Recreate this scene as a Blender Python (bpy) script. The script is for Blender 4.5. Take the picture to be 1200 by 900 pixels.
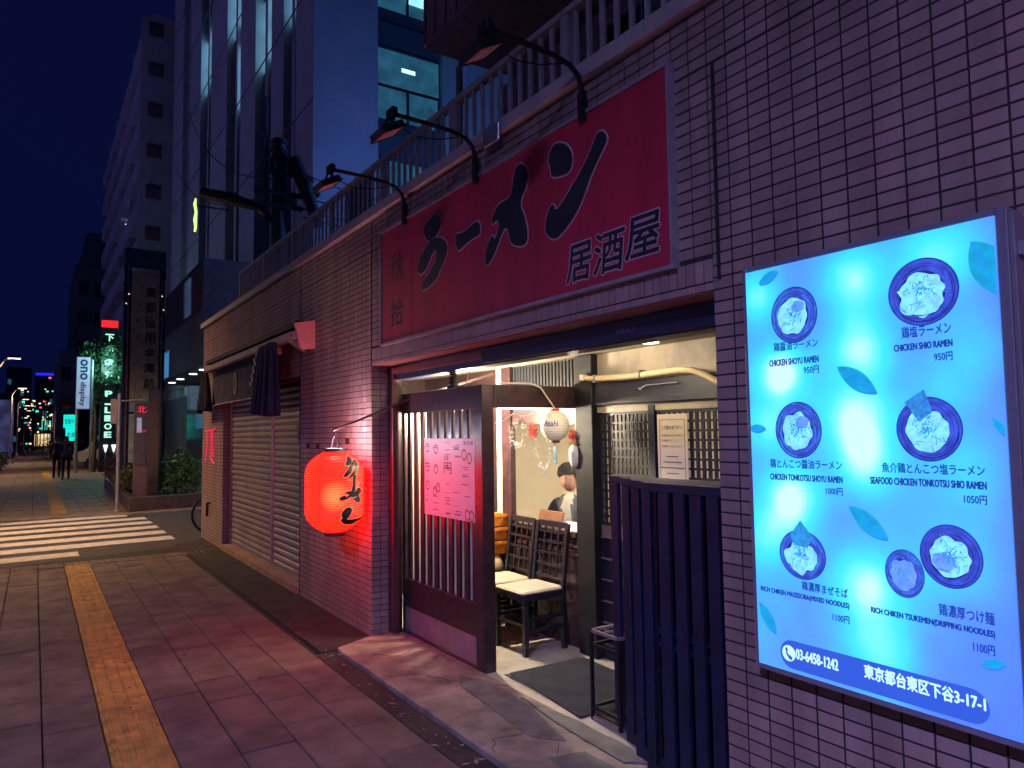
import bpy, bmesh, math, random
from mathutils import Vector, Matrix, noise
random.seed(7)
C = bpy.context.scene
for o in list(bpy.data.objects): bpy.data.objects.remove(o)

# ---------------------------------------------------------------- camera
YAW, PITCH, ROLL, EYE = 0.582198, 0.0667896, -0.0139147, 1.63
fw = Vector((math.sin(YAW)*math.cos(PITCH), math.cos(YAW)*math.cos(PITCH), math.sin(PITCH)))
rt = Vector((math.cos(YAW), -math.sin(YAW), 0)); up = rt.cross(fw)
r2 = rt*math.cos(ROLL)+up*math.sin(ROLL); u2 = -rt*math.sin(ROLL)+up*math.cos(ROLL)
cd = bpy.data.cameras.new('camera'); cam = bpy.data.objects.new('camera', cd); C.collection.objects.link(cam)
cd.sensor_width = 36; cd.lens = 25.5; cd.clip_start = .05; cd.clip_end = 1500
M = Matrix((r2, u2, -fw)).transposed().to_4x4(); M.translation = (0, 0, EYE); cam.matrix_world = M
C.camera = cam

# ---------------------------------------------------------------- world: night sky over the city
W = bpy.data.worlds.new('World'); C.world = W; W.use_nodes = True
wn, wl = W.node_tree.nodes, W.node_tree.links
bg = wn['Background']; bg.inputs['Strength'].default_value = 1.0
tc = wn.new('ShaderNodeTexCoord'); nz = wn.new('ShaderNodeTexNoise'); nz.inputs['Scale'].default_value = 1.3; nz.inputs['Detail'].default_value = 4
cr = wn.new('ShaderNodeValToRGB'); cr.color_ramp.elements[0].position = .38; cr.color_ramp.elements[1].position = .72
cr.color_ramp.elements[0].color = (.0010, .0038, .030, 1); cr.color_ramp.elements[1].color = (.0026, .0034, .030, 1)
wl.new(tc.outputs['Generated'], nz.inputs['Vector']); wl.new(nz.outputs['Fac'], cr.inputs['Fac']); wl.new(cr.outputs['Color'], bg.inputs['Color'])

C.view_settings.view_transform = 'Standard'; C.view_settings.look = 'None'
C.view_settings.exposure = 0.0; C.view_settings.gamma = 1.0
C.render.engine = 'CYCLES'
C.cycles.use_denoising = True
C.cycles.max_bounces = 6; C.cycles.diffuse_bounces = 3; C.cycles.glossy_bounces = 3
C.cycles.sample_clamp_indirect = 4.0
C.cycles.caustics_reflective = False; C.cycles.caustics_refractive = False

# light levels in one place
LAMP_WARM = 1300       # sodium street lamps on this side
FILL_COOL = 12500       # unseen cool lamps added across the road as violet fill
PORCH = 210            # porch tube
ROOM = 50             # lamp of the dining room
LANTERN = 20.0
BULB = 24.0

# ---------------------------------------------------------------- helpers
BASE = {}
def link(o): C.collection.objects.link(o); return o
def props(o, label=None, cat=None, group=None, kind=None):
    if label: o['label'] = label
    if cat: o['category'] = cat
    if group: o['group'] = group
    if kind: o['kind'] = kind
    return o
def thing(name, label, cat, loc=(0, 0, 0), group=None):
    o = link(bpy.data.objects.new(name, None)); o.location = loc; o.empty_display_size = .1
    BASE[o.name] = Vector(loc); return props(o, label, cat, group)
def place(name, me, parent=None, loc=(0, 0, 0)):
    o = link(bpy.data.objects.new(name, me))
    b = BASE[parent.name] if parent else Vector((0, 0, 0))
    o.location = Vector(loc)-b; BASE[o.name] = Vector(loc)
    if parent: o.parent = parent
    return o
def dup(root, loc, label=None, rz=None, parent=None):
    def cp(o, par):
        c = link(o.copy()); c.parent = par
        for ch in [x for x in o.children]: cp(ch, c)
        return c
    kids = list(root.children)
    r = link(root.copy()); r.parent = parent; r.location = loc
    for ch in kids: cp(ch, r)
    if rz is not None: r.rotation_euler.z = rz
    if label: r['label'] = label
    BASE[r.name] = Vector(loc)
    return r

class MB:
    def __init__(s): s.v = []; s.f = []; s.m = []; s.mi = 0; s.smooth = False
    def add(s, vs, fs):
        n = len(s.v); s.v += [tuple(v) for v in vs]; s.f += [tuple(i+n for i in f) for f in fs]; s.m += [s.mi]*len(fs); return s
    def box(s, x0, x1, y0, y1, z0, z1):
        return s.add([(x0,y0,z0),(x1,y0,z0),(x1,y1,z0),(x0,y1,z0),(x0,y0,z1),(x1,y0,z1),(x1,y1,z1),(x0,y1,z1)],
                     [(0,3,2,1),(4,5,6,7),(0,1,5,4),(1,2,6,5),(2,3,7,6),(3,0,4,7)])
    def bar(s, a, b, w, h, upv=(0, 0, 1)):
        a, b = Vector(a), Vector(b); d = (b-a).normalized(); u = Vector(upv)
        if abs(d.dot(u)) > .98: u = Vector((1, 0, 0))
        sd = d.cross(u).normalized()*w/2; uu = sd.cross(d).normalized()*h/2
        vs = [p+q for p in (a, b) for q in (-sd-uu, sd-uu, sd+uu, -sd+uu)]
        return s.add(vs, [(0,1,2,3),(7,6,5,4),(0,4,5,1),(1,5,6,2),(2,6,7,3),(3,7,4,0)])
    def tube(s, pts, r, n=8, cap=True):
        pts = [Vector(p) for p in pts]; rs = r if isinstance(r, (list, tuple)) else [r]*len(pts)
        rings = []; side = None
        for i, p in enumerate(pts):
            d = (pts[min(i+1, len(pts)-1)]-pts[max(i-1, 0)]).normalized()
            if side is None:
                ref = Vector((0, 0, 1)) if abs(d.z) < .9 else Vector((1, 0, 0)); side = d.cross(ref).normalized()
            side = (side-d*side.dot(d)).normalized(); up_ = d.cross(side)
            rings.append([p+(side*math.cos(t)+up_*math.sin(t))*rs[i] for t in [2*math.pi*k/n for k in range(n)]])
        vs = [v for r_ in rings for v in r_]; fs = []
        for i in range(len(pts)-1):
            for k in range(n): fs.append((i*n+k, i*n+(k+1) % n, (i+1)*n+(k+1) % n, (i+1)*n+k))
        if cap: fs += [tuple(range(n))[::-1], tuple((len(pts)-1)*n+k for k in range(n))]
        return s.add(vs, fs)
    def lathe(s, prof, c, n=24, cap=True):
        vs = []; fs = []
        for r, z in prof:
            vs += [(c[0]+r*math.cos(2*math.pi*k/n), c[1]+r*math.sin(2*math.pi*k/n), c[2]+z) for k in range(n)]
        for i in range(len(prof)-1):
            for k in range(n): fs.append((i*n+k, i*n+(k+1) % n, (i+1)*n+(k+1) % n, (i+1)*n+k))
        if cap: fs += [tuple(range(n))[::-1], tuple((len(prof)-1)*n+k for k in range(n))]
        return s.add(vs, fs)
    def slab(s, pts, x0, x1):            # outline in (y, z), thickness along x
        n = len(pts); vs = [(x0, y, z) for y, z in pts]+[(x1, y, z) for y, z in pts]
        fs = [tuple(range(n)), tuple(range(2*n-1, n-1, -1))]+[(i, i+n, (i+1) % n+n, (i+1) % n) for i in range(n)]
        return s.add(vs, fs)
    def plate(s, pts, z0, z1):           # outline in (x, y), thickness along z
        n = len(pts); vs = [(x, y, z0) for x, y in pts]+[(x, y, z1) for x, y in pts]
        fs = [tuple(range(n))[::-1], tuple(range(n, 2*n))]+[(i, (i+1) % n, (i+1) % n+n, i+n) for i in range(n)]
        return s.add(vs, fs)
    def mesh(s, name, mats, off=Vector((0, 0, 0))):
        me = bpy.data.meshes.new(name); me.from_pydata([(v[0]-off[0], v[1]-off[1], v[2]-off[2]) for v in s.v], [], s.f)
        for m in (mats if isinstance(mats, (list, tuple)) else [mats]): me.materials.append(m)
        if isinstance(mats, (list, tuple)): me.polygons.foreach_set('material_index', s.m)
        if s.smooth: me.polygons.foreach_set('use_smooth', [True]*len(me.polygons))
        me.update(); return me
    def build(s, name, mats, parent=None, kind=None, label=None, bevel=0, loc=None, clean=False):
        if loc is None:
            loc = BASE[parent.name] if parent else Vector((0, 0, 0))
        loc = Vector(loc); me = s.mesh(name, mats, loc)
        bm = bmesh.new(); bm.from_mesh(me)
        bmesh.ops.recalc_face_normals(bm, faces=bm.faces)
        if bevel: bmesh.ops.bevel(bm, geom=list(bm.edges), offset=bevel, segments=1, affect='EDGES', clamp_overlap=True)
        bm.to_mesh(me); bm.free()
        o = place(name, me, parent, loc); return props(o, label=label, kind=kind)

def text_mesh(txt, off=0.0, res=3, thick=0.0):
    cu = bpy.data.curves.new('lettering', 'FONT'); cu.body = txt; cu.resolution_u = res; cu.offset = off; cu.extrude = thick; cu.fill_mode = 'BOTH' if thick else 'FRONT'
    ob = bpy.data.objects.new('lettering', cu); C.collection.objects.link(ob)
    dg = bpy.context.evaluated_depsgraph_get(); me = bpy.data.meshes.new_from_object(ob.evaluated_get(dg)); me.name = 'lettering'
    bpy.data.objects.remove(ob); bpy.data.curves.remove(cu); return me
def fit(me, w, h, shear=0.0, keep=False):
    xs = [v.co.x for v in me.vertices]; ys = [v.co.y for v in me.vertices]
    x0, x1, y0, y1 = min(xs), max(xs), min(ys), max(ys); sx = w/max(x1-x0, 1e-6); sy = h/max(y1-y0, 1e-6)
    if keep: sx = sy = min(sx, sy)
    for v in me.vertices:
        a = (v.co.x-x0)*sx; b = (v.co.y-y0)*sy; v.co = (a+shear*b, b, v.co.z)
    return me
def letter(txt, mat, parent, x, yl, yr, z0, h, off=0.0, shear=0.0, name='lettering', keep=False, ori='W', thick=0.0, res=3):
    """flat print standing on a plane that faces the street (ori W, plane x = const) or the viewer (ori S, plane y = const: yl, yr are x)"""
    me = fit(text_mesh(txt, off, res), abs(yl-yr), h, shear, keep)
    me.materials.clear(); me.materials.append(mat)
    for v in me.vertices:
        a, b, _ = v.co
        v.co = (0, -a, b) if ori == 'W' else (a, 0, b)
    me.update()
    return place(name, me, parent, (x, yl, z0) if ori == 'W' else (yl, x, z0))

def fat(txt, m, parent, x, yl, yr, z0, h, d, name='lettering', shear=0.0, off=0.0, k=8):
    """bold print: the same glyphs laid over each other, shifted by d all round"""
    me = fit(text_mesh(txt, off, 3), abs(yl-yr)-2*d, h-2*d, shear); V = [v.co.copy() for v in me.vertices]; F = [tuple(p.vertices) for p in me.polygons]; b = MB()
    for j in range(k): a = 2*math.pi*j/k; b.add([(j*2e-6, -(v.x+d+d*math.cos(a)), v.y+d+d*math.sin(a)) for v in V], F)
    return place(name, b.mesh('lettering', m), parent, (x, yl, z0))

# ---------------------------------------------------------------- materials
def mat(name, col, rough=.6, metal=0.0, var=.15, vscale=6.0, bump=0.0, bscale=60.0, emit=None, es=0.0, island=0.0, spec=.5, col2=None, coat=0.0, tr=0.0, stretch=None):
    m = bpy.data.materials.new(name); m.use_nodes = True; nt = m.node_tree; n, l = nt.nodes, nt.links
    b = n['Principled BSDF']; b.inputs['Roughness'].default_value = rough; b.inputs['Metallic'].default_value = metal
    b.inputs['Specular IOR Level'].default_value = spec; b.inputs['Coat Weight'].default_value = coat; b.inputs['Transmission Weight'].default_value = tr
    t = n.new('ShaderNodeTexCoord'); nz = n.new('ShaderNodeTexNoise'); nz.inputs['Scale'].default_value = vscale; nz.inputs['Detail'].default_value = 5; nz.inputs['Roughness'].default_value = .65
    geo = n.new('ShaderNodeNewGeometry'); vm = n.new('ShaderNodeVectorMath'); vm.operation = 'MULTIPLY'; vm.inputs[1].default_value = stretch or (1, 1, 1); l.new(geo.outputs['Position'], vm.inputs[0]); l.new(vm.outputs[0], nz.inputs['Vector'])
    mx = n.new('ShaderNodeMix'); mx.data_type = 'RGBA'
    c2 = col2 or tuple(max(0, c*(1-var*1.6)) for c in col)
    c1 = tuple(min(1, c*(1+var)) for c in col) if not col2 else col
    mx.inputs['A'].default_value = (*c1, 1); mx.inputs['B'].default_value = (*c2, 1)
    rp = n.new('ShaderNodeMapRange'); rp.inputs['From Min'].default_value = .32; rp.inputs['From Max'].default_value = .68
    l.new(nz.outputs['Fac'], rp.inputs['Value']); l.new(rp.outputs['Result'], mx.inputs['Factor']); out = mx.outputs['Result']
    if island:
        oi = n.new('ShaderNodeObjectInfo'); ad = n.new('ShaderNodeMath'); ad.operation = 'ADD'; fr = n.new('ShaderNodeMath'); fr.operation = 'FRACT'
        l.new(geo.outputs['Random Per Island'], ad.inputs[0]); l.new(oi.outputs['Random'], ad.inputs[1]); l.new(ad.outputs[0], fr.inputs[0])
        mr = n.new('ShaderNodeMapRange'); mr.inputs['To Min'].default_value = 1-island; mr.inputs['To Max'].default_value = 1+island
        l.new(fr.outputs[0], mr.inputs['Value']); hs = n.new('ShaderNodeHueSaturation'); l.new(out, hs.inputs['Color']); l.new(mr.outputs['Result'], hs.inputs['Value']); out = hs.outputs['Color']
    l.new(out, b.inputs['Base Color'])
    rr = n.new('ShaderNodeMapRange'); rr.inputs['To Min'].default_value = max(.03, rough-.12); rr.inputs['To Max'].default_value = min(1, rough+.12)
    l.new(nz.outputs['Fac'], rr.inputs['Value']); l.new(rr.outputs['Result'], b.inputs['Roughness'])
    if bump:
        n2 = n.new('ShaderNodeTexNoise'); n2.inputs['Scale'].default_value = bscale; n2.inputs['Detail'].default_value = 6; l.new(geo.outputs['Position'], n2.inputs['Vector'])
        bp = n.new('ShaderNodeBump'); bp.inputs['Strength'].default_value = bump; bp.inputs['Distance'].default_value = .01
        l.new(n2.outputs['Fac'], bp.inputs['Height']); l.new(bp.outputs['Normal'], b.inputs['Normal'])
    if emit: b.inputs['Emission Color'].default_value = (*emit, 1); b.inputs['Emission Strength'].default_value = es
    return m
def glow(name, col, s=1.0, noise_amt=0.0, nscale=8.0):
    m = bpy.data.materials.new(name); m.use_nodes = True; n, l = m.node_tree.nodes, m.node_tree.links
    b = n['Principled BSDF']; b.inputs['Base Color'].default_value = (*[min(.8, c*.6+.02) for c in col], 1); b.inputs['Roughness'].default_value = .5
    b.inputs['Emission Color'].default_value = (*col, 1); b.inputs['Emission Strength'].default_value = s
    if noise_amt:
        nz = n.new('ShaderNodeTexNoise'); nz.inputs['Scale'].default_value = nscale; mr = n.new('ShaderNodeMapRange')
        mr.inputs['From Min'].default_value = .3; mr.inputs['From Max'].default_value = .7
        mr.inputs['To Min'].default_value = s*(1-noise_amt); mr.inputs['To Max'].default_value = s*(1+noise_amt)
        geo = n.new('ShaderNodeNewGeometry'); l.new(geo.outputs['Position'], nz.inputs['Vector']); l.new(nz.outputs['Fac'], mr.inputs['Value']); l.new(mr.outputs['Result'], b.inputs['Emission Strength'])
    return m
def clear_glass(name, tint=(1, 1, 1), refl=.035):
    m = bpy.data.materials.new(name); m.use_nodes = True; n, l = m.node_tree.nodes, m.node_tree.links; n.remove(n['Principled BSDF'])
    tr, gl, mx, fr = n.new('ShaderNodeBsdfTransparent'), n.new('ShaderNodeBsdfGlossy'), n.new('ShaderNodeMixShader'), n.new('ShaderNodeLayerWeight')
    fr.inputs['Blend'].default_value = .5; tr.inputs[0].default_value = (*tint, 1); gl.inputs['Roughness'].default_value = .03
    pw, ad = n.new('ShaderNodeMath'), n.new('ShaderNodeMath'); pw.operation = 'POWER'; pw.inputs[1].default_value = 5; ad.operation = 'MULTIPLY_ADD'; ad.inputs[1].default_value = .9; ad.inputs[2].default_value = refl; ad.use_clamp = True
    l.new(fr.outputs['Facing'], pw.inputs[0]); l.new(pw.outputs[0], ad.inputs[0]); l.new(ad.outputs[0], mx.inputs[0]); l.new(tr.outputs[0], mx.inputs[1]); l.new(gl.outputs[0], mx.inputs[2]); l.new(mx.outputs[0], n['Material Output'].inputs[0]); return m
def thin_paper(name, col, k=.6):
    m = bpy.data.materials.new(name); m.use_nodes = True; n, l = m.node_tree.nodes, m.node_tree.links; n.remove(n['Principled BSDF'])
    d, t, mx = n.new('ShaderNodeBsdfDiffuse'), n.new('ShaderNodeBsdfTranslucent'), n.new('ShaderNodeMixShader')
    nz = n.new('ShaderNodeTexNoise'); nz.inputs['Scale'].default_value = 30; cr_ = n.new('ShaderNodeValToRGB'); cr_.color_ramp.elements[0].color = (*[c*.93 for c in col], 1); cr_.color_ramp.elements[1].color = (*col, 1)
    l.new(nz.outputs['Fac'], cr_.inputs['Fac']); l.new(cr_.outputs[0], d.inputs[0]); l.new(cr_.outputs[0], t.inputs[0]); mx.inputs[0].default_value = k
    l.new(d.outputs[0], mx.inputs[1]); l.new(t.outputs[0], mx.inputs[2]); l.new(mx.outputs[0], n['Material Output'].inputs[0]); return m
TILE = mat('glazed_tile', (.33, .215, .185), .32, var=.20, vscale=2.2, stretch=(1, 1.8, .35), bump=.12, bscale=35, island=.13)
SOLDIER = mat('bullnose_tile', (.34, .22, .19), .38, var=.10, vscale=3, bump=.12, bscale=35, island=.13)
GROUT = mat('dark_grout', (.028, .022, .022), .9, var=.2)
SLABM = mat('paving_slab', (.150, .106, .094), .74, var=.30, vscale=3.1, bump=.9, bscale=260, island=.10)
JOINT = mat('sandy_joint', (.03, .024, .022), .95, bump=.3)
YEL = mat('yellow_tactile', (.43, .225, .048), .7, var=.3, vscale=7, bump=.4, bscale=200, island=.08)
ASPH = mat('asphalt', (.045, .043, .047), .75, var=.25, vscale=5, bump=.9, bscale=150)
ASPHD = mat('dark_asphalt', (.030, .024, .026), .85, var=.35, vscale=4, bump=1.0, bscale=110)
ROADP = mat('road_paint', (.66, .64, .60), .6, col2=(.36, .34, .31), vscale=9, bump=.3, bscale=120)
CONC = mat('worn_concrete', (.33, .27, .22), .78, col2=(.11, .09, .08), vscale=4.5, bump=.9, bscale=55)
CONC2 = mat('grey_patch_concrete', (.15, .145, .15), .75, col2=(.07, .07, .075), vscale=8, bump=.9, bscale=50)
FLOORM = mat('porch_concrete', (.42, .38, .33), .6, col2=(.24, .21, .18), vscale=4, bump=.35, bscale=40)
COPING = mat('beige_coping_metal', (.42, .38, .35), .5, var=.12, vscale=4)
RAILM = mat('beige_rail_paint', (.44, .40, .37), .45, var=.12, vscale=9)
WOOD = mat('dark_stained_wood', (.052, .026, .030), .32, var=.35, vscale=14, bump=.15, bscale=90)
GATEM = mat('navy_black_gate_wood', (.006, .012, .040), .5, var=.35, vscale=10, bump=.15, bscale=90)
WOODK = mat('black_lacquer_wood', (.014, .015, .028), .48, var=.3, vscale=10, bump=.12, bscale=90)
BLACKM = mat('black_paint', (.012, .012, .015), .6, var=.3, spec=.25)
STEELP = mat('pale_kick_plate', (.36, .26, .27), .35, metal=.35, var=.14, vscale=5)
CREAM = mat('cream_plaster', (.72, .64, .50), .7, var=.06, vscale=2)
TRANS = mat('aged_plywood', (.50, .42, .31), .55, col2=(.26, .22, .18), vscale=3.5, bump=.1)
SHUT = mat('grey_shutter_metal', (.27, .235, .25), .42, metal=.45, var=.14, vscale=3)
ALU = mat('aluminium', (.45, .44, .47), .38, metal=.8, var=.1)
SIGNR = mat('red_sign_panel', (.47, .026, .055), .46, var=.18, vscale=2.5, stretch=(1, 1.6, .25), spec=.6)
SIGNK = mat('black_brush_lettering', (.022, .024, .030), .4, var=.2)
SIGNO = mat('pale_letter_outline', (.62, .40, .42), .5, var=.1)
NAVY = mat('navy_cloth', (.013, .014, .045), .85, var=.4, vscale=9, bump=.5, bscale=300)
NAVY2 = mat('faded_navy_awning_cloth', (.05, .045, .085), .85, var=.3, vscale=8, bump=.4, bscale=300)
WHITEC = mat('white_cloth_check', (.45, .43, .48), .8)
PINKP = mat('salmon_end_plate', (.70, .26, .24), .5, var=.08)

# ================================================================ ground, pavement, alley
MB().box(-60, 120, -30, 400, -1.0, -.10).build('ground', ASPH, kind='structure')
def struct(name, bm, m, **k): return bm.build(name, m, kind='structure', **k)
side = struct('pavement', MB().box(-1.55, 2.32, -4, 11.35, -.09, -.030), JOINT)
rd = MB(); rd.plate([(-40, 11.0), (1.9, 11.2), (2.33, 12.74), (40, 12.74), (40, 18.0), (-40, 18.0)], -.099, -.012); alley = struct('alley_road', rd, ASPH)
struct('main_road', MB().box(-16, -1.72, -30, 300, -.0995, -.094), ASPH)
struct('road_kerb', MB().box(-1.72, -1.55, -20, 11.3, -.0990, .0), CONC)

ed = MB(); ed.plate([(-1.55, 11.335), (1.84, 11.335), (2.31, 12.2), (2.31, 12.72), (1.95, 12.02), (-.33, 11.46), (-1.55, 11.40)], -.05, -.001); ed.build('edge_strip', ASPHD, side)
# paving slabs: columns .285 wide, rows .435 long, staggered; real pieces with recessed joints
PX = .285; COLS = [(.078-PX*k, 'l') for k in range(6, 0, -1)]+[(.078, 'l')]+[(.648+PX*k, 'r') for k in range(4)]
def slab_mesh(w, l_, bars=False):
    b = MB(); g = .0035; z = 0.0; c = .004
    b.add([(g, g, -.03), (w-g, g, -.03), (w-g, l_-g, -.03), (g, l_-g, -.03),
           (g, g, z-c), (w-g, g, z-c), (w-g, l_-g, z-c), (g, l_-g, z-c),
           (g+c, g+c, z), (w-g-c, g+c, z), (w-g-c, l_-g-c, z), (g+c, l_-g-c, z)],
          [(8, 9, 10, 11)]+[(i, (i+1) % 4, (i+1) % 4+4, i+4) for i in range(4)]+[(i+4, (i+1) % 4+4, (i+1) % 4+8, i+8) for i in range(4)])
    if bars:
        nb = 4
        for k in range(nb):
            x = w*(k+.5)/nb; h = .007; a = .013
            b.add([(x-a, .02, z), (x+a, .02, z), (x+a, l_-.02, z), (x-a, l_-.02, z), (x-a*.55, .03, z+h), (x+a*.55, .03, z+h), (x+a*.55, l_-.03, z+h), (x-a*.55, l_-.03, z+h)],
                  [(4, 5, 6, 7)]+[(i, (i+1) % 4, (i+1) % 4+4, i+4) for i in range(4)])
    return b
SM = slab_mesh(PX, .435).mesh('paving_slab', SLABM)
cells = []
for ci, (x, s) in enumerate(COLS):
    if s == 'r' and ci == len(COLS)-1: pass
    y = -3.8+(.2175 if ci % 2 else 0)+random.uniform(-.03, .03)
    while y < 10.95:
        L = min(.435, 11.0-y); cells.append((x, y, L)); y += .435
def inview(x, y):
    d = Vector((x, y, -EYE)); cz = d.dot(fw)
    if cz < .3: return 0
    u = 600+850*d.dot(r2)/cz; v = 450-850*d.dot(u2)/cz
    return 1/cz if -60 < u < 1260 and v < 960 else 0
cells.sort(key=lambda c: -inview(c[0]+.14, c[1]+.2))
rest = MB()
for i, (x, y, L) in enumerate(cells):
    dz = random.uniform(-.0045, .0020)
    if i < 290 and L > .4 and inview(x+.14, y+.2): place('paving_slab', SM, side, (x, y, dz))
    else:
        t = slab_mesh(PX, L); rest.add([(v[0]+x, v[1]+y, v[2]+dz) for v in t.v], t.f)
rest.build('paving_slab', SLABM, side, kind='stuff')
TM = slab_mesh(PX, .29, True).mesh('tactile_tile', YEL)
y = -1.0
while y < 10.95:
    place('tactile_tile', TM, side, (.363, y, random.uniform(-.001, .002))); y += .29
TG = slab_mesh(PX, .33, True).mesh('ribbed_tile', SLABM)
for k in range(-6, 7):
    x = .078+PX*k
    if x < 2.0: place('ribbed_tile', TG, side, (x, 11.0, 0.0))
gs = MB(); rg = random.Random(5)
for i in range(90):
    x, y, r = rg.uniform(-1, 1.8), rg.uniform(2, 11), rg.uniform(.006, .017); z = .0012
    gs.add([(x+r*(1+.3*rg.random())*math.cos(k*.785), y+r*(1+.3*rg.random())*math.sin(k*.785), z) for k in range(8)]+[(x, y, z+.0012)], [(k, (k+1) % 8, 8) for k in range(8)])
gs.build('gum_spot', GROUT, side, kind='stuff')
# dark asphalt strip along the wall, gutter and entrance apron
st = MB(); n = 40
pts = [(1.845+.018*noise.noise((0, y*.9, 3)), y) for y in [5.45+.17*k for k in range(n+1)]]
st.plate(pts+[(2.319, 12.3), (2.319, 5.45)], -.03, .004); struct('asphalt_strip', st, ASPHD)
struct('gutter', MB().box(1.79, 1.94, -3, 5.45, -.03, -.004), ASPHD)
ap = MB(); edge = [(1.945+.010*noise.noise((5, y*3, 0)), y) for y in [-2.5+.2*k for k in range(40)]]
ap.plate(edge+[(1.955, 5.42), (2.32, 5.60), (2.56, 5.62), (2.56, -2.5)], -.02, .026); apron = struct('entrance_apron', ap, CONC, bevel=.004)
def patch(pts, z, m, nm='concrete_patch'):
    b = MB(); q = []
    for i, p in enumerate(pts):
        a, c = Vector(p), Vector(pts[(i+1) % len(pts)]); k = max(2, int((c-a).length/.06))
        for j in range(k):
            w = a.lerp(c, j/k); q.append((w.x+.016*noise.noise((w.x*14, w.y*14, 1)), w.y+.016*noise.noise((w.x*14, w.y*14, 7))))
    return b.plate(q, z-.02, z).build(nm, m, apron)
patch([(2.40, 4.32), (2.50, 4.10), (2.47, 3.60), (2.35, 3.10), (2.22, 3.25), (2.27, 3.75), (2.30, 4.15)], .031, CONC2)
patch([(2.50, 3.75), (2.555, 3.30), (2.555, 2.6), (2.42, 2.75), (2.44, 3.3)], .034, CONC2)
patch([(2.16, 3.0), (2.34, 2.95), (2.38, 2.45), (2.2, 2.35)], .030, CONC2)
cm = MB()
for pth in ([(2.0, 4.6), (2.2, 4.5), (2.3, 4.25), (2.42, 4.2), (2.55, 3.95)], [(2.3, 3.1), (2.15, 2.9), (2.1, 2.5), (1.98, 2.3)], [(2.22, 3.3), (2.05, 3.35), (1.97, 3.2)], [(2.1, 5.1), (2.25, 4.95), (2.4, 5.05)]):
    for a, b in zip(pth, pth[1:]):
        A, B_ = Vector((*a, .0275)), Vector((*b, .0275))
        q = [A.lerp(B_, t/5)+Vector((random.uniform(-.012, .012), random.uniform(-.012, .012), 0)) for t in range(6)]
        for p, r in zip(q, q[1:]): cm.bar(p, r, random.uniform(.0015, .004), .002)
cm.build('crack', GROUT, apron)
struct('porch_floor', MB().box(2.561, 3.62, -1.5, 8.6, -.05, .020), FLOORM)
# litter: dry leaves and grit in the gutter
lt = MB()
for i in range(150):
    y = random.uniform(1.5, 6.2); x = random.gauss(1.86, .05); s = random.uniform(.003, .010)
    if random.random() < .12: s *= 2.6
    a = random.uniform(0, 6.3); z = .004+random.uniform(0, .008)
    lt.add([(x+s*math.cos(a+t)*w, y+s*math.sin(a+t)*w, z+random.uniform(0, .004)) for t, w in ((0, 1.4), (1.6, .6), (3.1, 1.4), (4.7, .6))], [(0, 1, 2, 3)])
props(lt.build('gutter_litter', mat('dry_leaf', (.30, .24, .18), .9, island=.4)), 'dry leaf bits and grit scattered in the gutter', 'litter', kind='stuff')

# crosswalk stripes on the alley
for k in range(7):
    y = 11.90+.87*k; x1 = .57 if k == 0 else (1.68 if k == 6 else 1.945)
    sl = .075; b = MB()
    e = [(-3.6, y-3.6*sl*.9)]+[(-3.6+(x1+3.6)*t/14, y+sl*(-3.6+(x1+3.6)*t/14)+.006*noise.noise((t*2.1, k, 0))) for t in range(15)]
    f = [(px_, py_+.46+.006*noise.noise((px_*3, k+9, 0))) for px_, py_ in e[1:]][::-1]
    b.plate(e[1:]+f, -.015, -.006); b.build('crosswalk_stripe', ROADP, alley)
# far pavement with kerb and yellow strip, seen beyond the alley
fp = MB(); fp.plate([(-1.5, 18.3), (1.75, 17.75), (7, 18.2), (7, 160), (-1.5, 160)], -.09, .0); far = struct('far_pavement', fp, mat('far_paving', (.17, .125, .10), .62, var=.2, vscale=3, bump=.4, bscale=120))
kb = MB(); kb.plate([(-1.5, 18.15), (1.75, 17.60), (7, 18.05), (7, 18.2), (1.75, 17.745), (-1.5, 18.295)], -.09, .012); kb.build('kerb_stone', CONC, far)
gr = MB()
for i in range(60):
    y = 19+i*1.2*(1+i*.03); gr.box(-1.5, 1.7, y, y+.02, 0, .002)
for x in (-1.2, -.6, 0, .95, 1.5): gr.box(x, x+.012, 18.6, 90, 0, .0024)
gr.build('paving_joint', JOINT, far)
for i in range(40):
    MB().box(.36, .65, 18.9+i*.62, 19.49+i*.62, 0, .006).build('tactile_tile', YEL, far)
struct('plaza_paving', MB().box(7, 60, 18.2, 160, -.09, -.004), ASPH)

# ================================================================ the tiled shop building
FX = 2.32
bld = thing('shop_building', 'low shop building clad in small glazed tiles, with the ramen entrance and a shuttered bay', 'building', (FX, 5, 0))
w = MB()
bk = FX-.008                     # grout face
w.box(bk, FX+.30, -1.6, 1.998, 0, 3.40); w.box(bk+.002, FX+.30, 1.998, 5.618, 2.212, 3.399)
w.box(bk, FX+.15, 5.622, 7.549, 0, 3.40); w.box(bk+.002, FX+.14, 7.549, 11.219, 2.225, 3.399); w.box(bk, FX+.15, 11.222, 12.70, 0, 3.40)
w.build('wall', GROUT, bld)
w = MB(); w.box(FX+.16, 9.0, 12.55, 12.69, 0, 3.39); w.box(FX+.02, 9.0, -1.6, 12.68, 3.30, 3.42); w.box(8.86, 9.0, -1.6, 12.54, 0, 3.3)
w.box(2.6, 8.9, 6.9, 7.0, 0, 3.3)
w.build('roof', mat('render_wall', (.25, .22, .21), .8, var=.1), bld)
tb_proto = {}
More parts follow.
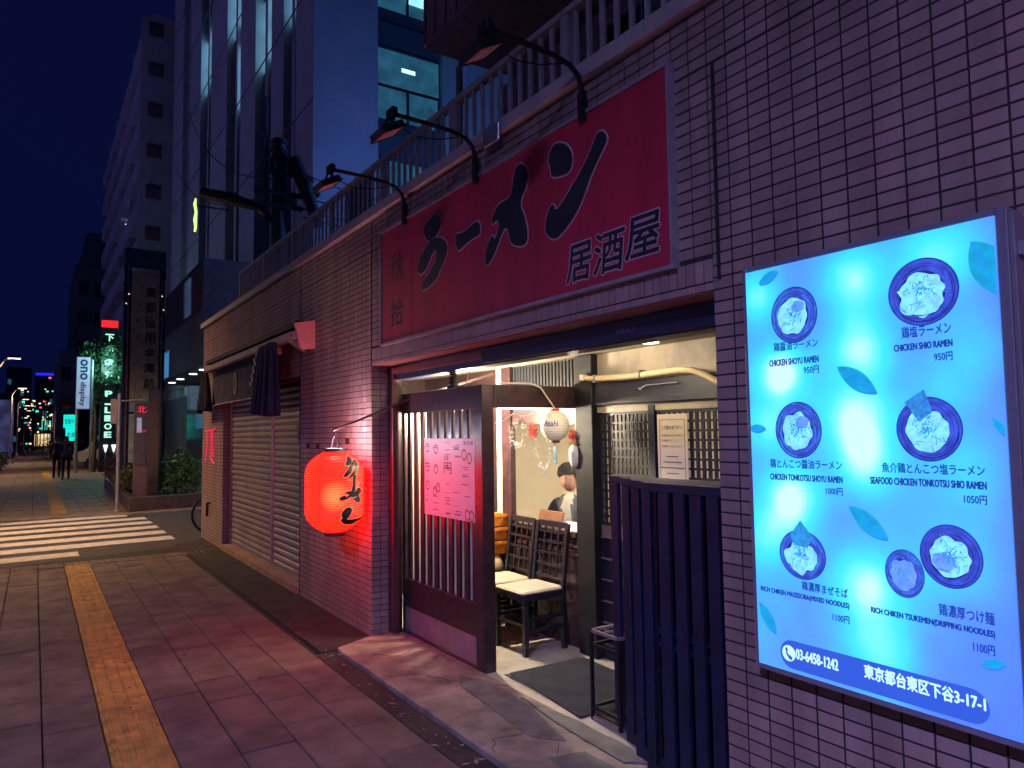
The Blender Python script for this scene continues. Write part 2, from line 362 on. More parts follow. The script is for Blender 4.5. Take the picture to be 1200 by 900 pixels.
def tile_geo(w_, h_, t=.010, c=.0022):
    g = MB(); a, b = w_/2, h_/2
    o = [(0, -a, -b), (0, a, -b), (0, a, b), (0, -a, b)]; m1 = [(-t+.0015, y, z) for _, y, z in o]; m2 = [(-t, y-math.copysign(c, y), z-math.copysign(c, z)) for _, y, z in o]
    g.add(o+m1+m2, [(11, 10, 9, 8)]+[((i+1) % 4+4, i+4, i, (i+1) % 4)[::-1] for i in range(4)]+[(i+4, (i+1) % 4+4, (i+1) % 4+8, i+8)[::-1] for i in range(4)])
    for k in range(len(g.f)):
        pass
    return g
G1 = tile_geo(.0930, .0430, c=.0012); G2 = tile_geo(.0430, .0930, c=.0012)
TMESH = [G1.mesh('tile', TILE) for _ in range(6)]
for me in TMESH:
    ty, tz = random.uniform(-.012, .012), random.uniform(-.02, .02)
    for v in me.vertices:
        if v.co.x < -.001: v.co.x += v.co.y*ty+v.co.z*tz
big = MB(); cand = []
def tiles(y0, y1, z0, z1, skip=None, prob=0):
    ny = int(round((y1-y0)/.1)); nz = int(round((z1-z0)/.05))
    for i in range(ny):
        for j in range(nz):
            y = y0+(i+.5)*(y1-y0)/ny; z = z0+(j+.5)*(z1-z0)/nz
            if skip and skip(y, z): continue
            cand.append((y, z))
lightbox_cover = lambda y, z: .93 < y < 1.74 and .80 < z < 2.20
sign_cover = lambda y, z: 2.30 < y < 5.22 and 2.42 < z < 3.14
gone = [(7.25, 1.525), (6.95, 1.525), (6.2, 1.575)]
tiles(-1.6, 2.0, 0, 3.15, lightbox_cover); tiles(-1.6, 2.0, 3.155, 3.405)
tiles(2.0, 5.6, 2.35, 3.15, sign_cover); tiles(2.0, 5.6, 3.155, 3.405)
tiles(5.62, 7.52, 0, 3.15, lambda y, z: any(abs(y-a) < .06 and abs(z-b) < .03 for a, b in gone)); tiles(5.62, 7.52, 3.155, 3.405)
tiles(7.55, 11.25, 2.25, 3.15); tiles(7.55, 11.25, 3.155, 3.405)
tiles(11.22, 12.72, 0, 3.15); tiles(11.22, 12.72, 3.155, 3.405)
def seen(y, z):
    d = Vector((FX, y, z-EYE)); cz = d.dot(fw)
    if cz < .3: return 0
    u = 600+850*d.dot(r2)/cz; v = 450-850*d.dot(u2)/cz
    return 1/cz if -20 < u < 1225 and -20 < v < 920 and not (.9 < y < 1.8 and .78 < z < 2.23) else 0
cand.sort(key=lambda c: -seen(*c))
for i, (y, z) in enumerate(cand):
    if i < 298: place('tile', random.choice(TMESH), bld, (FX, y, z))
    else:
        ty, tz = random.uniform(-.012, .012), random.uniform(-.02, .02)
        big.add([(FX+v[0]+(v[1]*ty+v[2]*tz if v[0] < -.001 else 0), y+v[1], z+v[2]) for v in G1.v], G1.f)
big.build('tile_cladding', TILE, bld, kind='stuff')
# reveals (faces turned towards the viewer) and soldier course over the opening
rv = MB()
def rev(y, x0, x1, z0, z1):
    nx = 1; nz_ = int(round((z1-z0)/.05))
    for k in range(2):
        wdt = (x1-x0)/2
        for j in range(nz_):
            z = z0+(j+.5)*(z1-z0)/nz_; xc = x0+wdt*(k+.5); a, b = wdt/2-.003, .0222
            rv.add([(xc-a, y-.007, z-b), (xc+a, y-.007, z-b), (xc+a, y-.007, z+b), (xc-a, y-.007, z+b), (xc-a, y+.006, z-b), (xc+a, y+.006, z-b), (xc+a, y+.006, z+b), (xc-a, y+.006, z+b)], [(0, 1, 2, 3), (0, 4, 5, 1), (3, 2, 6, 7), (0, 3, 7, 4), (1, 5, 6, 2)])
rev(5.622, FX-.012, FX+.15, 0, 2.2); rev(11.222, FX-.012, FX+.15, 0, 2.2)
rv.build('reveal_tile', TILE, bld, kind='stuff')
sc_ = MB()
for k in range(72):
    y = 2.02+.05*k; sc_.add([(FX+v[0]-.004, y+v[1], 2.285+v[2]) for v in G2.v], G2.f)
    t = tile_geo(.0445, .030); sc_.add([(FX+v[0]-.004, y+v[1], 2.2175+v[2]) for v in t.v], t.f)
sc_.build('soldier_tile', SOLDIER, bld, kind='stuff')
MB().box(FX-.004, FX+.29, 2.0, 5.615, 2.196, 2.211).build('soffit', mat('soffit_paint', (.30, .14, .13), .6), bld)
MB().box(2.262, 2.95, -1.6, 12.80, 3.412, 3.495).build('coping', COPING, bld, bevel=.004)
MB().box(FX-.018, FX+.012, 12.70, 12.735, 0, 3.41).build('corner_trim', ALU, bld)
MB().box(2.300, 2.309, 1.957, 1.969, 2.24, 3.15).build('expansion_joint', GROUT, bld)
# roller shutter set in the bay
sy0, sy1, sx = 7.55, 11.22, 2.44
def slat_mesh(L):
    b = MB(); pr = [(0, -.037), (-.012, -.026), (-.020, 0), (-.012, .026), (0, .037), (.004, .037), (.004, -.037)]
    n = len(pr); b.add([(x, -L/2, z) for x, z in pr]+[(x, L/2, z) for x, z in pr], [(i, (i+1) % n, (i+1) % n+n, i+n) for i in range(n)]); b.smooth = False
    return b.mesh('slat', SHUT)
mid = 8.98; shutter = MB().box(sx+.008, sx+.02, sy0, sy1, .08, 2.23).build('roller_shutter', SHUT, bld)
A_, B_ = slat_mesh(sy1-mid-.03), slat_mesh(mid-sy0-.03)
for k in range(28):
    z = .12+.076*k; place('slat', A_, shutter, (sx, (sy1+mid+.03)/2, z)); place('slat', B_, shutter, (sx, (mid-.03+sy0)/2, z))
MB().box(sx-.035, sx+.006, mid-.022, mid+.022, .08, 2.23).build('guide_rail', ALU, shutter)
for y in (sy0+.012, sy1-.012): MB().box(sx-.03, sx+.006, y-.012, y+.012, .08, 2.23).build('guide_rail', ALU, shutter)
MB().box(sx-.024, sx+.006, sy0+.025, sy1-.025, .075, .10).build('bottom_rail', ALU, shutter)
MB().box(FX-.03, FX+.14, sy0, sy1, 0, .074).build('door_sill', mat('tan_sill', (.33, .20, .13), .7, var=.2), bld)
# second floor set back behind the roof terrace, with the balcony slab of the third floor above
BR = mat('brown_wall_tile', (.34, .215, .19), .6, var=.2, vscale=14, bump=.3, bscale=40)
u = MB(); u.box(3.95, 9, -1.6, 6.2, 3.421, 5.2); u.build('upper_wall', BR, bld)
u = MB(); u.box(3.0, 9, -1.6, 6.0, 5.27, 5.42); u.box(3.0, 3.14, -1.6, 6.0, 5.42, 6.5); u.box(3.14, 9, 5.86, 6.0, 5.42, 6.5); u.build('upper_balcony', BR, bld)
for k in range(26):
    MB().box(2.985, 2.999, 5.95-k*.2, 5.97-k*.2, 5.30, 6.48).build('fascia_rib', BR, bld)
MB().tube([(3.45, 6.12, 3.5), (3.45, 6.12, 5.27)], .035, 10).build('drain_pipe', mat('grey_green_pipe', (.30, .36, .36), .5), bld)
GLD = mat('dark_glass', (.012, .018, .03), .08, var=.3, spec=.9)
for y0 in (3.3, 1.8, .4):
    f = MB()
    for a in (y0, y0+.56, y0+1.14): f.box(3.90, 3.948, a-.02, a+.02, 3.9, 5.0)
    f.box(3.90, 3.948, y0-.02, y0+1.16, 3.86, 3.90); f.box(3.90, 3.948, y0-.02, y0+1.16, 5.0, 5.04)
    wf = f.build('window', ALU, bld); MB().box(3.925, 3.935, y0, y0+1.14, 3.9, 5.0).build('pane', GLD, wf)
ac = thing('air_conditioner', 'beige air conditioner unit standing on the roof terrace behind the railing', 'air conditioner', (3.2, 3.75, 3.50))
MB().box(3.05, 3.36, 3.35, 4.15, 3.54, 4.12).build('casing', mat('beige_casing', (.42, .39, .35), .5), ac, bevel=.01)
gm = MB()
for k in range(9): gm.lathe([(.03+.024*k, 0), (.034+.024*k, .004)], (0, 0, 0), 20, cap=False)
for v in range(len(gm.v)): a = gm.v[v]; gm.v[v] = (3.044-a[2], 3.60+a[0], 3.83+a[1])
gm.build('fan_grille', BLACKM, ac); 
for y in (3.45, 4.05): MB().box(3.1, 3.3, y-.04, y+.04, 3.497, 3.54).build('foot', BLACKM, ac)
cu = MB(); cu.box(3.6, 3.62, 2.2, 3.3, 3.5, 4.9); cl = thing('laundry_sheet', 'pale pink curtain panels hanging behind the near end of the railing', 'curtain', (3.3, 2.6, 3.5))
for k in range(5):
    y = 2.1+.23*k; q = [(y+.23*t/8, 3.3+.02*math.sin(t*1.6+k)) for t in range(9)]; b = MB()
    b.add([(x, yy, 3.56) for yy, x in q]+[(x, yy, 4.7) for yy, x in q]+[(x+.004, yy, 3.56) for yy, x in q]+[(x+.004, yy, 4.7) for yy, x in q], [(i, i+1, i+10, i+9) for i in range(8)]+[(i+18, i+27, i+28, i+19) for i in range(8)])
    b.build('panel', mat('pink_curtain', (.34, .24, .26), .8) if k % 2 else mat('grey_curtain', (.25, .23, .25), .8), cl)
MB().tube([(3.3, 2.0, 4.7), (3.3, 3.4, 4.7)], .012, 6).build('rod', ALU, cl)
for y in (2.02, 3.38): MB().tube([(3.3, y, 3.49), (3.3, y, 4.7)], .012, 6).build('pole', ALU, cl)

# railing on the coping
rl = thing('railing', 'pale metal balustrade railing running along the top of the tiled wall', 'railing', (2.42, 6, 3.495))
RY0, RY1 = -1.2, 10.73
MB().box(2.39, 2.455, RY0, RY1, 3.935, 3.972).build('top_rail', RAILM, rl, bevel=.006)
MB().box(2.40, 2.44, RY0, RY1, 3.535, 3.56).build('bottom_rail', RAILM, rl)
BM_ = MB().box(-.009, .009, -.014, .014, 0, .375).mesh('baluster', RAILM)
PM_ = MB().box(-.020, .020, -.032, .032, 0, .44).mesh('post', RAILM)
yy = RY1-.035; ps = []
while yy > RY0: place('post', PM_, rl, (2.42, yy, 3.495)); ps.append(yy); yy -= 1.27
yy = RY1-.15
while yy > RY0:
    if all(abs(yy-p) > .05 for p in ps): place('baluster', BM_, rl, (2.42, yy, 3.56))
    yy -= .11
dc = MB(); q = [(6.04+.58*t/10, 2.47+.018*math.sin(t*1.3)) for t in range(11)]
dc.add([(x, y, 3.52+.02*math.sin(y*9)) for y, x in q]+[(x, y, 3.99) for y, x in q]+[(x+.012, y, 3.52) for y, x in q]+[(x+.012, y, 3.99) for y, x in q],
       [(i, i+11, i+12, i+1) for i in range(10)]+[(i+22, i+23, i+34, i+33) for i in range(10)]+[(i+11, i+33, i+34, i+12) for i in range(10)])
props(dc.build('hanging_cloth', NAVY), 'dark cloth hung over the railing above the red sign', 'cloth')

# ================================================================ red sign and its lamps
sg = thing('red_sign', 'big red shop sign with black brush lettering above the entrance', 'sign', (2.28, 3.77, 2.34))
for a, b in ((2.198, 4.785), (4.793, 5.332)): MB().box(2.283, 2.318, a, b, 2.345, 3.228).build('panel', SIGNR, sg, bevel=.002)
f = [MB().box(2.272, 2.317, 2.180, 2.197, 2.325, 3.247), MB().box(2.272, 2.317, 5.333, 5.350, 2.325, 3.247), MB().box(2.273, 2.317, 2.197, 5.333, 3.229, 3.246), MB().box(2.273, 2.317, 2.197, 5.333, 2.326, 2.344)]
for q in f: q.build('frame', mat('sign_frame_metal', (.42, .36, .37), .4, metal=.4), sg)
BRUSH = {
 'ra': [(4.517,2.957),(4.492,2.972),(4.448,2.978),(4.368,2.974),(4.297,2.954),(4.24,2.913),(4.223,2.869),(4.254,2.81),(4.324,2.747),(4.396,2.682),(4.494,2.655),(4.608,2.643),(4.628,2.679),(4.581,2.717),(4.535,2.743),(4.505,2.739),(4.468,2.775),(4.394,2.817),(4.374,2.869),(4.4,2.894),(4.449,2.879),(4.492,2.837),(4.535,2.794),(4.581,2.772),(4.645,2.767),(4.689,2.819),(4.662,2.867),(4.604,2.913),(4.548,2.939)],
 'leaf': [(4.396,3.162),(4.312,3.078),(4.327,3.026),(4.389,2.989),(4.457,2.98),(4.507,2.98),(4.534,3.003),(4.552,3.023),(4.582,3.071),(4.564,3.107),(4.475,3.131)],
 'bar': [(4.117,2.94),(4.01,2.918),(3.896,2.946),(3.816,2.951),(3.793,2.895),(3.808,2.852),(3.897,2.856),(4.001,2.835),(4.069,2.811),(4.107,2.854)],
 'me': [(3.331,3.16),(3.268,3.1),(3.28,3.017),(3.364,2.938),(3.307,2.84),(3.278,2.74),(3.296,2.68),(3.377,2.687),(3.46,2.727),(3.475,2.797),(3.502,2.832),(3.544,2.814),(3.619,2.714),(3.713,2.639),(3.746,2.672),(3.729,2.758),(3.671,2.815),(3.642,2.814),(3.635,2.777),(3.572,2.85),(3.596,2.905),(3.659,2.881),(3.658,2.921),(3.594,2.992),(3.47,2.991),(3.435,3.016),(3.416,3.115),(3.381,3.161)],
 'dot': [(2.981,3.158),(2.907,3.12),(2.866,3.054),(2.873,2.997),(2.904,2.968),(2.973,2.972),(3.052,2.99),(3.056,3.047),(3.079,3.081),(3.06,3.137),(3.024,3.16)],
 'stroke': [(2.619,3.087),(2.594,3.046),(2.609,3.017),(2.71,2.92),(2.79,2.796),(2.871,2.718),(2.954,2.671),(3.025,2.645),(3.096,2.679),(3.118,2.737),(3.093,2.802),(3.057,2.839),(3.034,2.838),(3.02,2.8),(2.978,2.814),(2.893,2.876),(2.798,2.948),(2.732,3.01),(2.675,3.088),(2.65,3.099)],
}

def smooth_outline(pts, it=2):
    for _ in range(it):
        q = []
        for i, p in enumerate(pts):
            n = pts[(i+1) % len(pts)]; q += [(p[0]*.75+n[0]*.25, p[1]*.75+n[1]*.25), (p[0]*.25+n[0]*.75, p[1]*.25+n[1]*.75)]
        pts = q
    return pts
def grow(pts, d):
    ar = sum(pts[i][0]*pts[(i+1) % len(pts)][1]-pts[(i+1) % len(pts)][0]*pts[i][1] for i in range(len(pts))); s = 1 if ar > 0 else -1; out = []
    for i, p in enumerate(pts):
        a, b = pts[i-1], pts[(i+1) % len(pts)]; t = Vector((b[0]-a[0], b[1]-a[1])); t = t.normalized() if t.length > 1e-9 else Vector((1, 0))
        out.append((p[0]+t.y*d*s, p[1]-t.x*d*s))
    return out
def slabtri(pts, x0, x1, name, m, par):
    return MB().slab(pts, x0, x1).build(name, m, par)
for k, pts in BRUSH.items():
    s_ = smooth_outline(pts)
    slabtri(grow(s_, .009), 2.2805, 2.2835, 'letter_outline', SIGNO, sg); slabtri(s_, 2.2775, 2.281, 'lettering', SIGNK, sg)
for ch, yl, yr, z0, h in (('居', 2.945, 2.745, 2.388, .195), ('酒', 2.730, 2.510, 2.388, .205), ('屋', 2.495, 2.272, 2.415, .195)):
    fat(ch, SIGNO, sg, 2.2822, yl+.007, yr-.007, z0-.007, h+.014, .0095, name='letter_outline', shear=.12, k=12)
    fat(ch, SIGNK, sg, 2.2812, yl, yr, z0, h, .0035, shear=.12)
fat('秋', SIGNK, sg, 2.2815, 5.175, 4.925, 2.80, .22, .003, shear=.05); fat('拾', SIGNK, sg, 2.2815, 5.165, 4.93, 2.45, .22, .003, shear=.05)

def make_lamp(y, label):
    t = thing('sign_floodlight', label, 'lamp', (2.29, y, 3.25), 'floodlights on arms over the red sign')
    arm = MB(); pts = [(2.27, y, 3.24), (2.268, y, 3.36), (2.25, y, 3.42), (2.20, y, 3.462), (2.1, y, 3.487), (1.9, y, 3.50), (1.71, y, 3.505)]
    arm.tube(pts, .014, 8).build('arm', BLACKM, t)
    MB().box(2.256, 2.284, y-.02, y+.02, 3.19, 3.345).build('bracket', BLACKM, t)
    MB().box(1.685, 1.725, y-.045, y+.045, 3.478, 3.535).build('driver_box', BLACKM, t, bevel=.006)
    MB().bar((1.70, y-.062, 3.49), (1.68, y-.062, 3.40), .006, .014).bar((1.70, y+.062, 3.49), (1.68, y+.062, 3.40), .006, .014).box(1.695, 1.706, y-.065, y+.065, 3.484, 3.495).build('yoke', BLACKM, t)
    # head: shallow box, glass turned down towards the sign
    R = Matrix.Rotation(math.radians(-28), 4, 'Y'); c = Vector((1.68, y, 3.385))
    hd = MB().box(-.075, .075, -.095, .095, -.006, .030); hd.v = [tuple(c+R @ Vector(v)) for v in hd.v]; hd.build('housing', BLACKM, t, bevel=.005)
    fr = MB(); [fr.box(*q) for q in ((-.08, .08, -.10, -.088, -.014, .0), (-.08, .08, .088, .10, -.014, .0), (-.08, -.068, -.088, .088, -.014, .0), (.068, .08, -.088, .088, -.014, .0))]
    fr.v = [tuple(c+R @ Vector(v)) for v in fr.v]; fr.build('bezel', BLACKM, t)
    gl = MB().box(-.068, .068, -.088, .088, -.010, -.007); gl.v = [tuple(c+R @ Vector(v)) for v in gl.v]; gl.build('lens', mat('pink_lamp_glass', (.75, .45, .42), .25, spec=.8), t)
    cb = MB(); cb.tube([(1.70, y+.02, 3.50), (1.76, y+.015, 3.44), (1.88, y+.01, 3.405), (2.02, y+.01, 3.42), (2.14, y+.01, 3.46), (2.20, y, 3.48)], .0035, 5); cb.build('cable', BLACKM, t)
for y, lb in ((4.88, 'black floodlight on the arm farthest along the red sign, above its left end'), (3.83, 'middle one of the three black floodlights above the red sign'), (2.77, 'black floodlight nearest the viewer, above the right half of the red sign')): make_lamp(y, lb)
mb = MB().box(2.245, 2.262, 3.52, 3.70, 3.36, 3.47); props(mb.build('junction_box', ALU, bevel=.004), 'small metal junction box on the coping above the sign', 'box')

# ================================================================ menu light box
LBX = 2.21
lb = thing('menu_lightbox', 'glowing blue illuminated menu board on the tiled wall', 'sign', (LBX, 1.34, .75), None)
LBF = mat('lightbox_frame', (.30, .27, .33), .42, metal=.55, var=.1)
Y0, Y1, Z0, Z1 = .915, 1.758, .789, 2.213
for q in ((Y1, Y1+.020, Z0-.02, Z1+.02), (Y0-.030, Y0, Z0-.02, Z1+.02)): MB().box(LBX+.005, 2.311, *q).build('frame', LBF, lb, bevel=.003)
for q in ((Y0, Y1, Z1, Z1+.02), (Y0, Y1, Z0-.02, Z0)): MB().box(LBX+.006, 2.311, *q).build('frame', LBF, lb)
MB().box(2.22, 2.30, Y0-.044, Y0-.030, Z0, Z1).build('side_rail', LBF, lb, bevel=.002)
for z in (2.115, 1.0): 
    MB().box(2.235, 2.275, Y0-.058, Y0-.044, z-.02, z+.02).build('hinge', ALU, lb, bevel=.002)
MENU_TEXT = [
 ('鶏醤油ラーメン',1.645,1.469,1.905,0.032),
 ('CHICKEN SHOYU RAMEN',1.666,1.468,1.853,0.024),
 ('950円',1.528,1.469,1.816,0.027),
 ('鶏塩ラーメン',1.185,1.041,1.899,0.036),
 ('CHICKEN SHIO RAMEN',1.211,1.039,1.861,0.022),
 ('950円',1.093,1.041,1.821,0.026),
 ('鶏とんこつ醤油ラーメン',1.678,1.401,1.492,0.032),
 ('CHICKEN TONKOTSU SHOYU RAMEN',1.680,1.400,1.449,0.023),
 ('1000円',1.463,1.402,1.409,0.025),
 ('魚介鶏とんこつ塩ラーメン',1.267,0.973,1.490,0.032),
 ('SEAFOOD CHICKEN TONKOTSU SHIO RAMEN',1.307,0.970,1.453,0.023),
 ('1050円',1.032,0.972,1.411,0.026),
 ('鶏濃厚まぜそば',1.569,1.400,1.079,0.031),
 ('RICH CHIKEN MAZESOBA(MIXED NOODLES)',1.738,1.396,1.043,0.023),
 ('1100円',1.458,1.398,0.998,0.025),
 ('鶏濃厚つけ麺',1.117,0.970,1.083,0.036),
 ('RICH CHIKEN TSUKEMEN(DRIPPING NOODLES)',1.324,0.970,1.046,0.024),
 ('1100円',1.029,0.973,1.001,0.028),
 ('03-6458-1242',1.603,1.444,0.839,0.037),
 ('東京都台東区下谷3-17-1',1.357,1.004,0.842,0.045),
]
BOWLS =  [(1.559, 2.027, 0.092, 0.099), (1.117, 2.033, 0.104, 0.102), (1.56, 1.625, 0.091, 0.098), (1.12, 1.623, 0.096, 0.096), (1.563, 1.198, 0.09, 0.084), (1.077, 1.257, 0.087, 0.091), (1.213, 1.188, 0.06, 0.072)]
SPOTS =  [(1.327, 2.116), (1.311, 1.895), (1.62, 1.822), (1.06, 2.137), (1.349, 1.664), (0.977, 1.868), (1.595, 1.394), (1.326, 1.131), (1.319, 1.503), (1.682, 1.252), (1.294, 0.929), (1.054, 1.212), (1.699, 2.107), (1.664, 1.638), (1.063, 1.716), (1.04, 1.483)]
LEAVES =  [((1.403, 1.831), (1.274, 1.74)), ((1.383, 1.377), (1.261, 1.285)), ((0.975, 2.153), (0.883, 1.986)), ((1.7, 2.161), (1.618, 2.196)), ((1.765, 1.633), (1.694, 1.635)), ((1.747, 1.007), (1.683, 0.909)), ((1.011, 0.97), (0.95, 0.989)), ((0.947, 1.651), (0.914, 1.604))]

spots_mat = bpy.data.materials.new('backlit_blue_panel'); spots_mat.use_nodes = True
n, l = spots_mat.node_tree.nodes, spots_mat.node_tree.links; bs = n['Principled BSDF']; bs.inputs['Base Color'].default_value = (.2, .3, .6, 1); bs.inputs['Roughness'].default_value = .25
geo = n.new('ShaderNodeNewGeometry'); acc = None
def math_(op, a, b=None, c=None):
    m_ = n.new('ShaderNodeMath'); m_.operation = op
    for i, q in enumerate((a, b, c)):
        if q is None: continue
        if isinstance(q, (int, float)): m_.inputs[i].default_value = q
        else: l.new(q, m_.inputs[i])
    return m_.outputs[0]
SP_W = [1.0, 1.0, 1.1, .95, 1.0, .55, .95, 1.0, .8, .6, .8, .55, .6, .6, .35, .6]
SP_R = [.085, .085, .075, .10, .10, .10, .085, .10, .085, .09, .09, .11, .07, .08, .10, .12]
for (sy, sz), wt, rd_ in zip(SPOTS, SP_W, SP_R):
    vd = n.new('ShaderNodeVectorMath'); vd.operation = 'DISTANCE'; l.new(geo.outputs['Position'], vd.inputs[0]); vd.inputs[1].default_value = (LBX, sy, sz)
    q = math_('DIVIDE', vd.outputs['Value'], rd_); q = math_('MULTIPLY', q, q); q = math_('MULTIPLY', math_('EXPONENT', math_('MULTIPLY', q, -.55)), wt)
    acc = q if acc is None else math_('ADD', acc, q)
sx_ = n.new('ShaderNodeSeparateXYZ'); l.new(geo.outputs['Position'], sx_.inputs[0])
gy = math_('MULTIPLY', math_('SUBTRACT', sx_.outputs['Y'], .94), .42)   # the left of the board is brighter cyan
base_ = math_('ADD', math_('MULTIPLY', acc, .76), gy)
nzz = n.new('ShaderNodeTexNoise'); nzz.inputs['Scale'].default_value = 5; l.new(geo.outputs['Position'], nzz.inputs['Vector'])
base_ = math_('ADD', base_, math_('MULTIPLY', math_('SUBTRACT', nzz.outputs['Fac'], .5), .35))
cr2 = n.new('ShaderNodeValToRGB'); l.new(base_, cr2.inputs['Fac']); el = cr2.color_ramp.elements
el[0].position = 0; el[0].color = (.045, .16, .98, 1); el[1].position = 1; el[1].color = (.62, .98, 1, 1)
for p, c_ in ((.25, (.06, .30, 1, 1)), (.45, (.03, .52, 1, 1)), (.68, (.02, .84, 1, 1)), (.84, (.16, .94, 1, 1))):
    e = el.new(p); e.color = c_
l.new(cr2.outputs['Color'], bs.inputs['Emission Color']); bs.inputs['Emission Strength'].default_value = 1.0
MB().box(LBX, 2.30, Y0+.0005, Y1-.0005, Z0+.0005, Z1-.0005).build('backlit_panel', spots_mat, lb)
PRD = glow('dark_blue_print', (.010, .035, .30), .7); PRM = glow('bowl_blue_print', (.040, .080, .52), .95, .35, 30); PRR = glow('bowl_ring_print', (.010, .022, .26), .8)
PRC = glow('pale_noodle_print', (.22, .72, .98), 1.0, .28, 60); PRL = glow('leaf_print', (.004, .34, .56), 1.0, .2, 30); PRLD = glow('leaf_shadow_print', (.02, .22, .85), 1.0)
PRS = glow('soup_detail_print', (.03, .28, .62), .9, .4, 90); PRV = glow('lilac_print', (.13, .32, .85), 1.0, .2, 50); PRB = glow('blue_bar_print', (.028, .10, .56), .95); PRW = glow('white_print', (.55, .90, 1.0), 1.05)
def flat(pts, lvl, name, m):
    pts = [(min(max(y, Y0+.002), Y1-.002), min(max(z, Z0+.002), Z1-.002)) for y, z in pts]
    return MB().slab(pts, LBX-.0004-lvl*.0005, LBX-lvl*.0005+.0001).build(name, m, lb)
def disc(cy, cz, ry, rz, k=40, wob=0, seed=0, a0=0, a1=2*math.pi):
    return [(cy+ry*(1+wob*noise.noise((math.cos(t)*2.2+seed, math.sin(t)*2.2, seed*1.7)))*math.cos(t), cz+rz*(1+wob*noise.noise((math.cos(t)*2.2+seed, math.sin(t)*2.2, seed*1.7)))*math.sin(t)) for t in [a0+(a1-a0)*j/k for j in range(k)]]
for bi, (cy, cz, ry, rz) in enumerate(BOWLS):
    flat(disc(cy, cz, ry, rz), 0, 'bowl_picture', PRR); flat(disc(cy, cz, ry*.965, rz*.965), 1, 'bowl_picture', PRM)
    flat(disc(cy-.003, cz-.004, ry*.86, rz*.86), 2, 'bowl_picture', PRR); flat(disc(cy-.003, cz-.003, ry*.84, rz*.84), 3, 'bowl_picture', PRM)
    flat(disc(cy+.002, cz-.004, ry*.66, rz*.66, wob=.0), 4, 'bowl_picture', PRR)
    flat(disc(cy+.002, cz-.004, ry*.64, rz*.64, 60, wob=.32 if bi in (1, 4) else .16, seed=bi+1), 5, 'bowl_picture', PRV if bi == 6 else PRC)
    am_ = MB(); ra_ = random.Random(40+bi)
    for k in range(46):
        a0_ = ra_.uniform(0, 6.28); da = ra_.uniform(.15, .9); q0 = ra_.uniform(.69, .95); wd_ = ra_.uniform(.004, .010); K = 6
        am_.slab([(cy+ry*(q0+wd_*math.sin(3.14*j/K))*math.cos(a0_+da*j/K), cz+rz*(q0+wd_*math.sin(3.14*j/K))*math.sin(a0_+da*j/K)) for j in range(K+1)]+[(cy+ry*(q0-wd_*math.sin(3.14*j/K))*math.cos(a0_+da*j/K), cz+rz*(q0-wd_*math.sin(3.14*j/K))*math.sin(a0_+da*j/K)) for j in range(K-1, 0, -1)], LBX-.0030, LBX-.0020)
    am_.build('bowl_picture', PRR if bi % 2 else PRS, lb)
    if bi == 1: flat([(cy+.075, cz+.012), (cy+.05, cz-.03), (cy+.0, cz-.02), (cy+.03, cz+.02)], 6, 'bowl_picture', PRC)
    if bi == 5: flat(disc(cy+.018, cz-.018, .032, .026, 30, .3, 4), 6, 'bowl_picture', PRV)
    if bi in (0, 2): flat(disc(cy-.02, cz+.028, .026, .02, 24, .3, 2), 6, 'bowl_picture', PRV)
    r_ = random.Random(bi); det = MB()
    for k in range(34 if bi != 6 else 8):
        a = r_.uniform(0, 6.28); d = r_.uniform(0, .56); p = Vector((cy+ry*d*math.cos(a), cz+rz*d*math.sin(a))); a2 = r_.uniform(0, 6.28); L = r_.uniform(.008, .022)
        q = p+Vector((math.cos(a2), math.sin(a2)))*L; nr = Vector((-math.sin(a2), math.cos(a2)))*.0009; det.slab([tuple(p-nr), tuple(q-nr), tuple(q+nr), tuple(p+nr)], LBX-.0042, LBX-.0036)
    for k in range(60 if bi != 6 else 16):
        p = (cy+r_.gauss(0, .014), cz+.008+r_.gauss(0, .014)); s_ = r_.uniform(.0012, .003); det.slab(disc(*p, s_, s_, 5), LBX-.0043, LBX-.0036)
    det.build('bowl_picture', PRS, lb)
def nori(pts, seed):
    flat(pts, 8, 'seaweed_picture', PRS); d = MB(); r_ = random.Random(seed); ys = [p[0] for p in pts]; zs = [p[1] for p in pts]
    def ins(p):
        c = False; j = len(pts)-1
        for i in range(len(pts)):
            if (pts[i][1] > p[1]) != (pts[j][1] > p[1]) and p[0] < (pts[j][0]-pts[i][0])*(p[1]-pts[i][1])/(pts[j][1]-pts[i][1])+pts[i][0]: c = not c
            j = i
        return c
    for k in range(220):
        p = (r_.uniform(min(ys), max(ys)), r_.uniform(min(zs), max(zs)))
        if ins(p): d.slab(disc(*p, .0016, .0016, 4), LBX-.0052, LBX-.0046)
    d.build('seaweed_picture', PRM if seed == 1 else PRL, lb)
nori([(1.185, 1.705), (1.125, 1.742), (1.105, 1.672), (1.145, 1.645)], 1); nori([(1.563, 1.315), (1.515, 1.262), (1.54, 1.225), (1.59, 1.228), (1.603, 1.262)], 2)
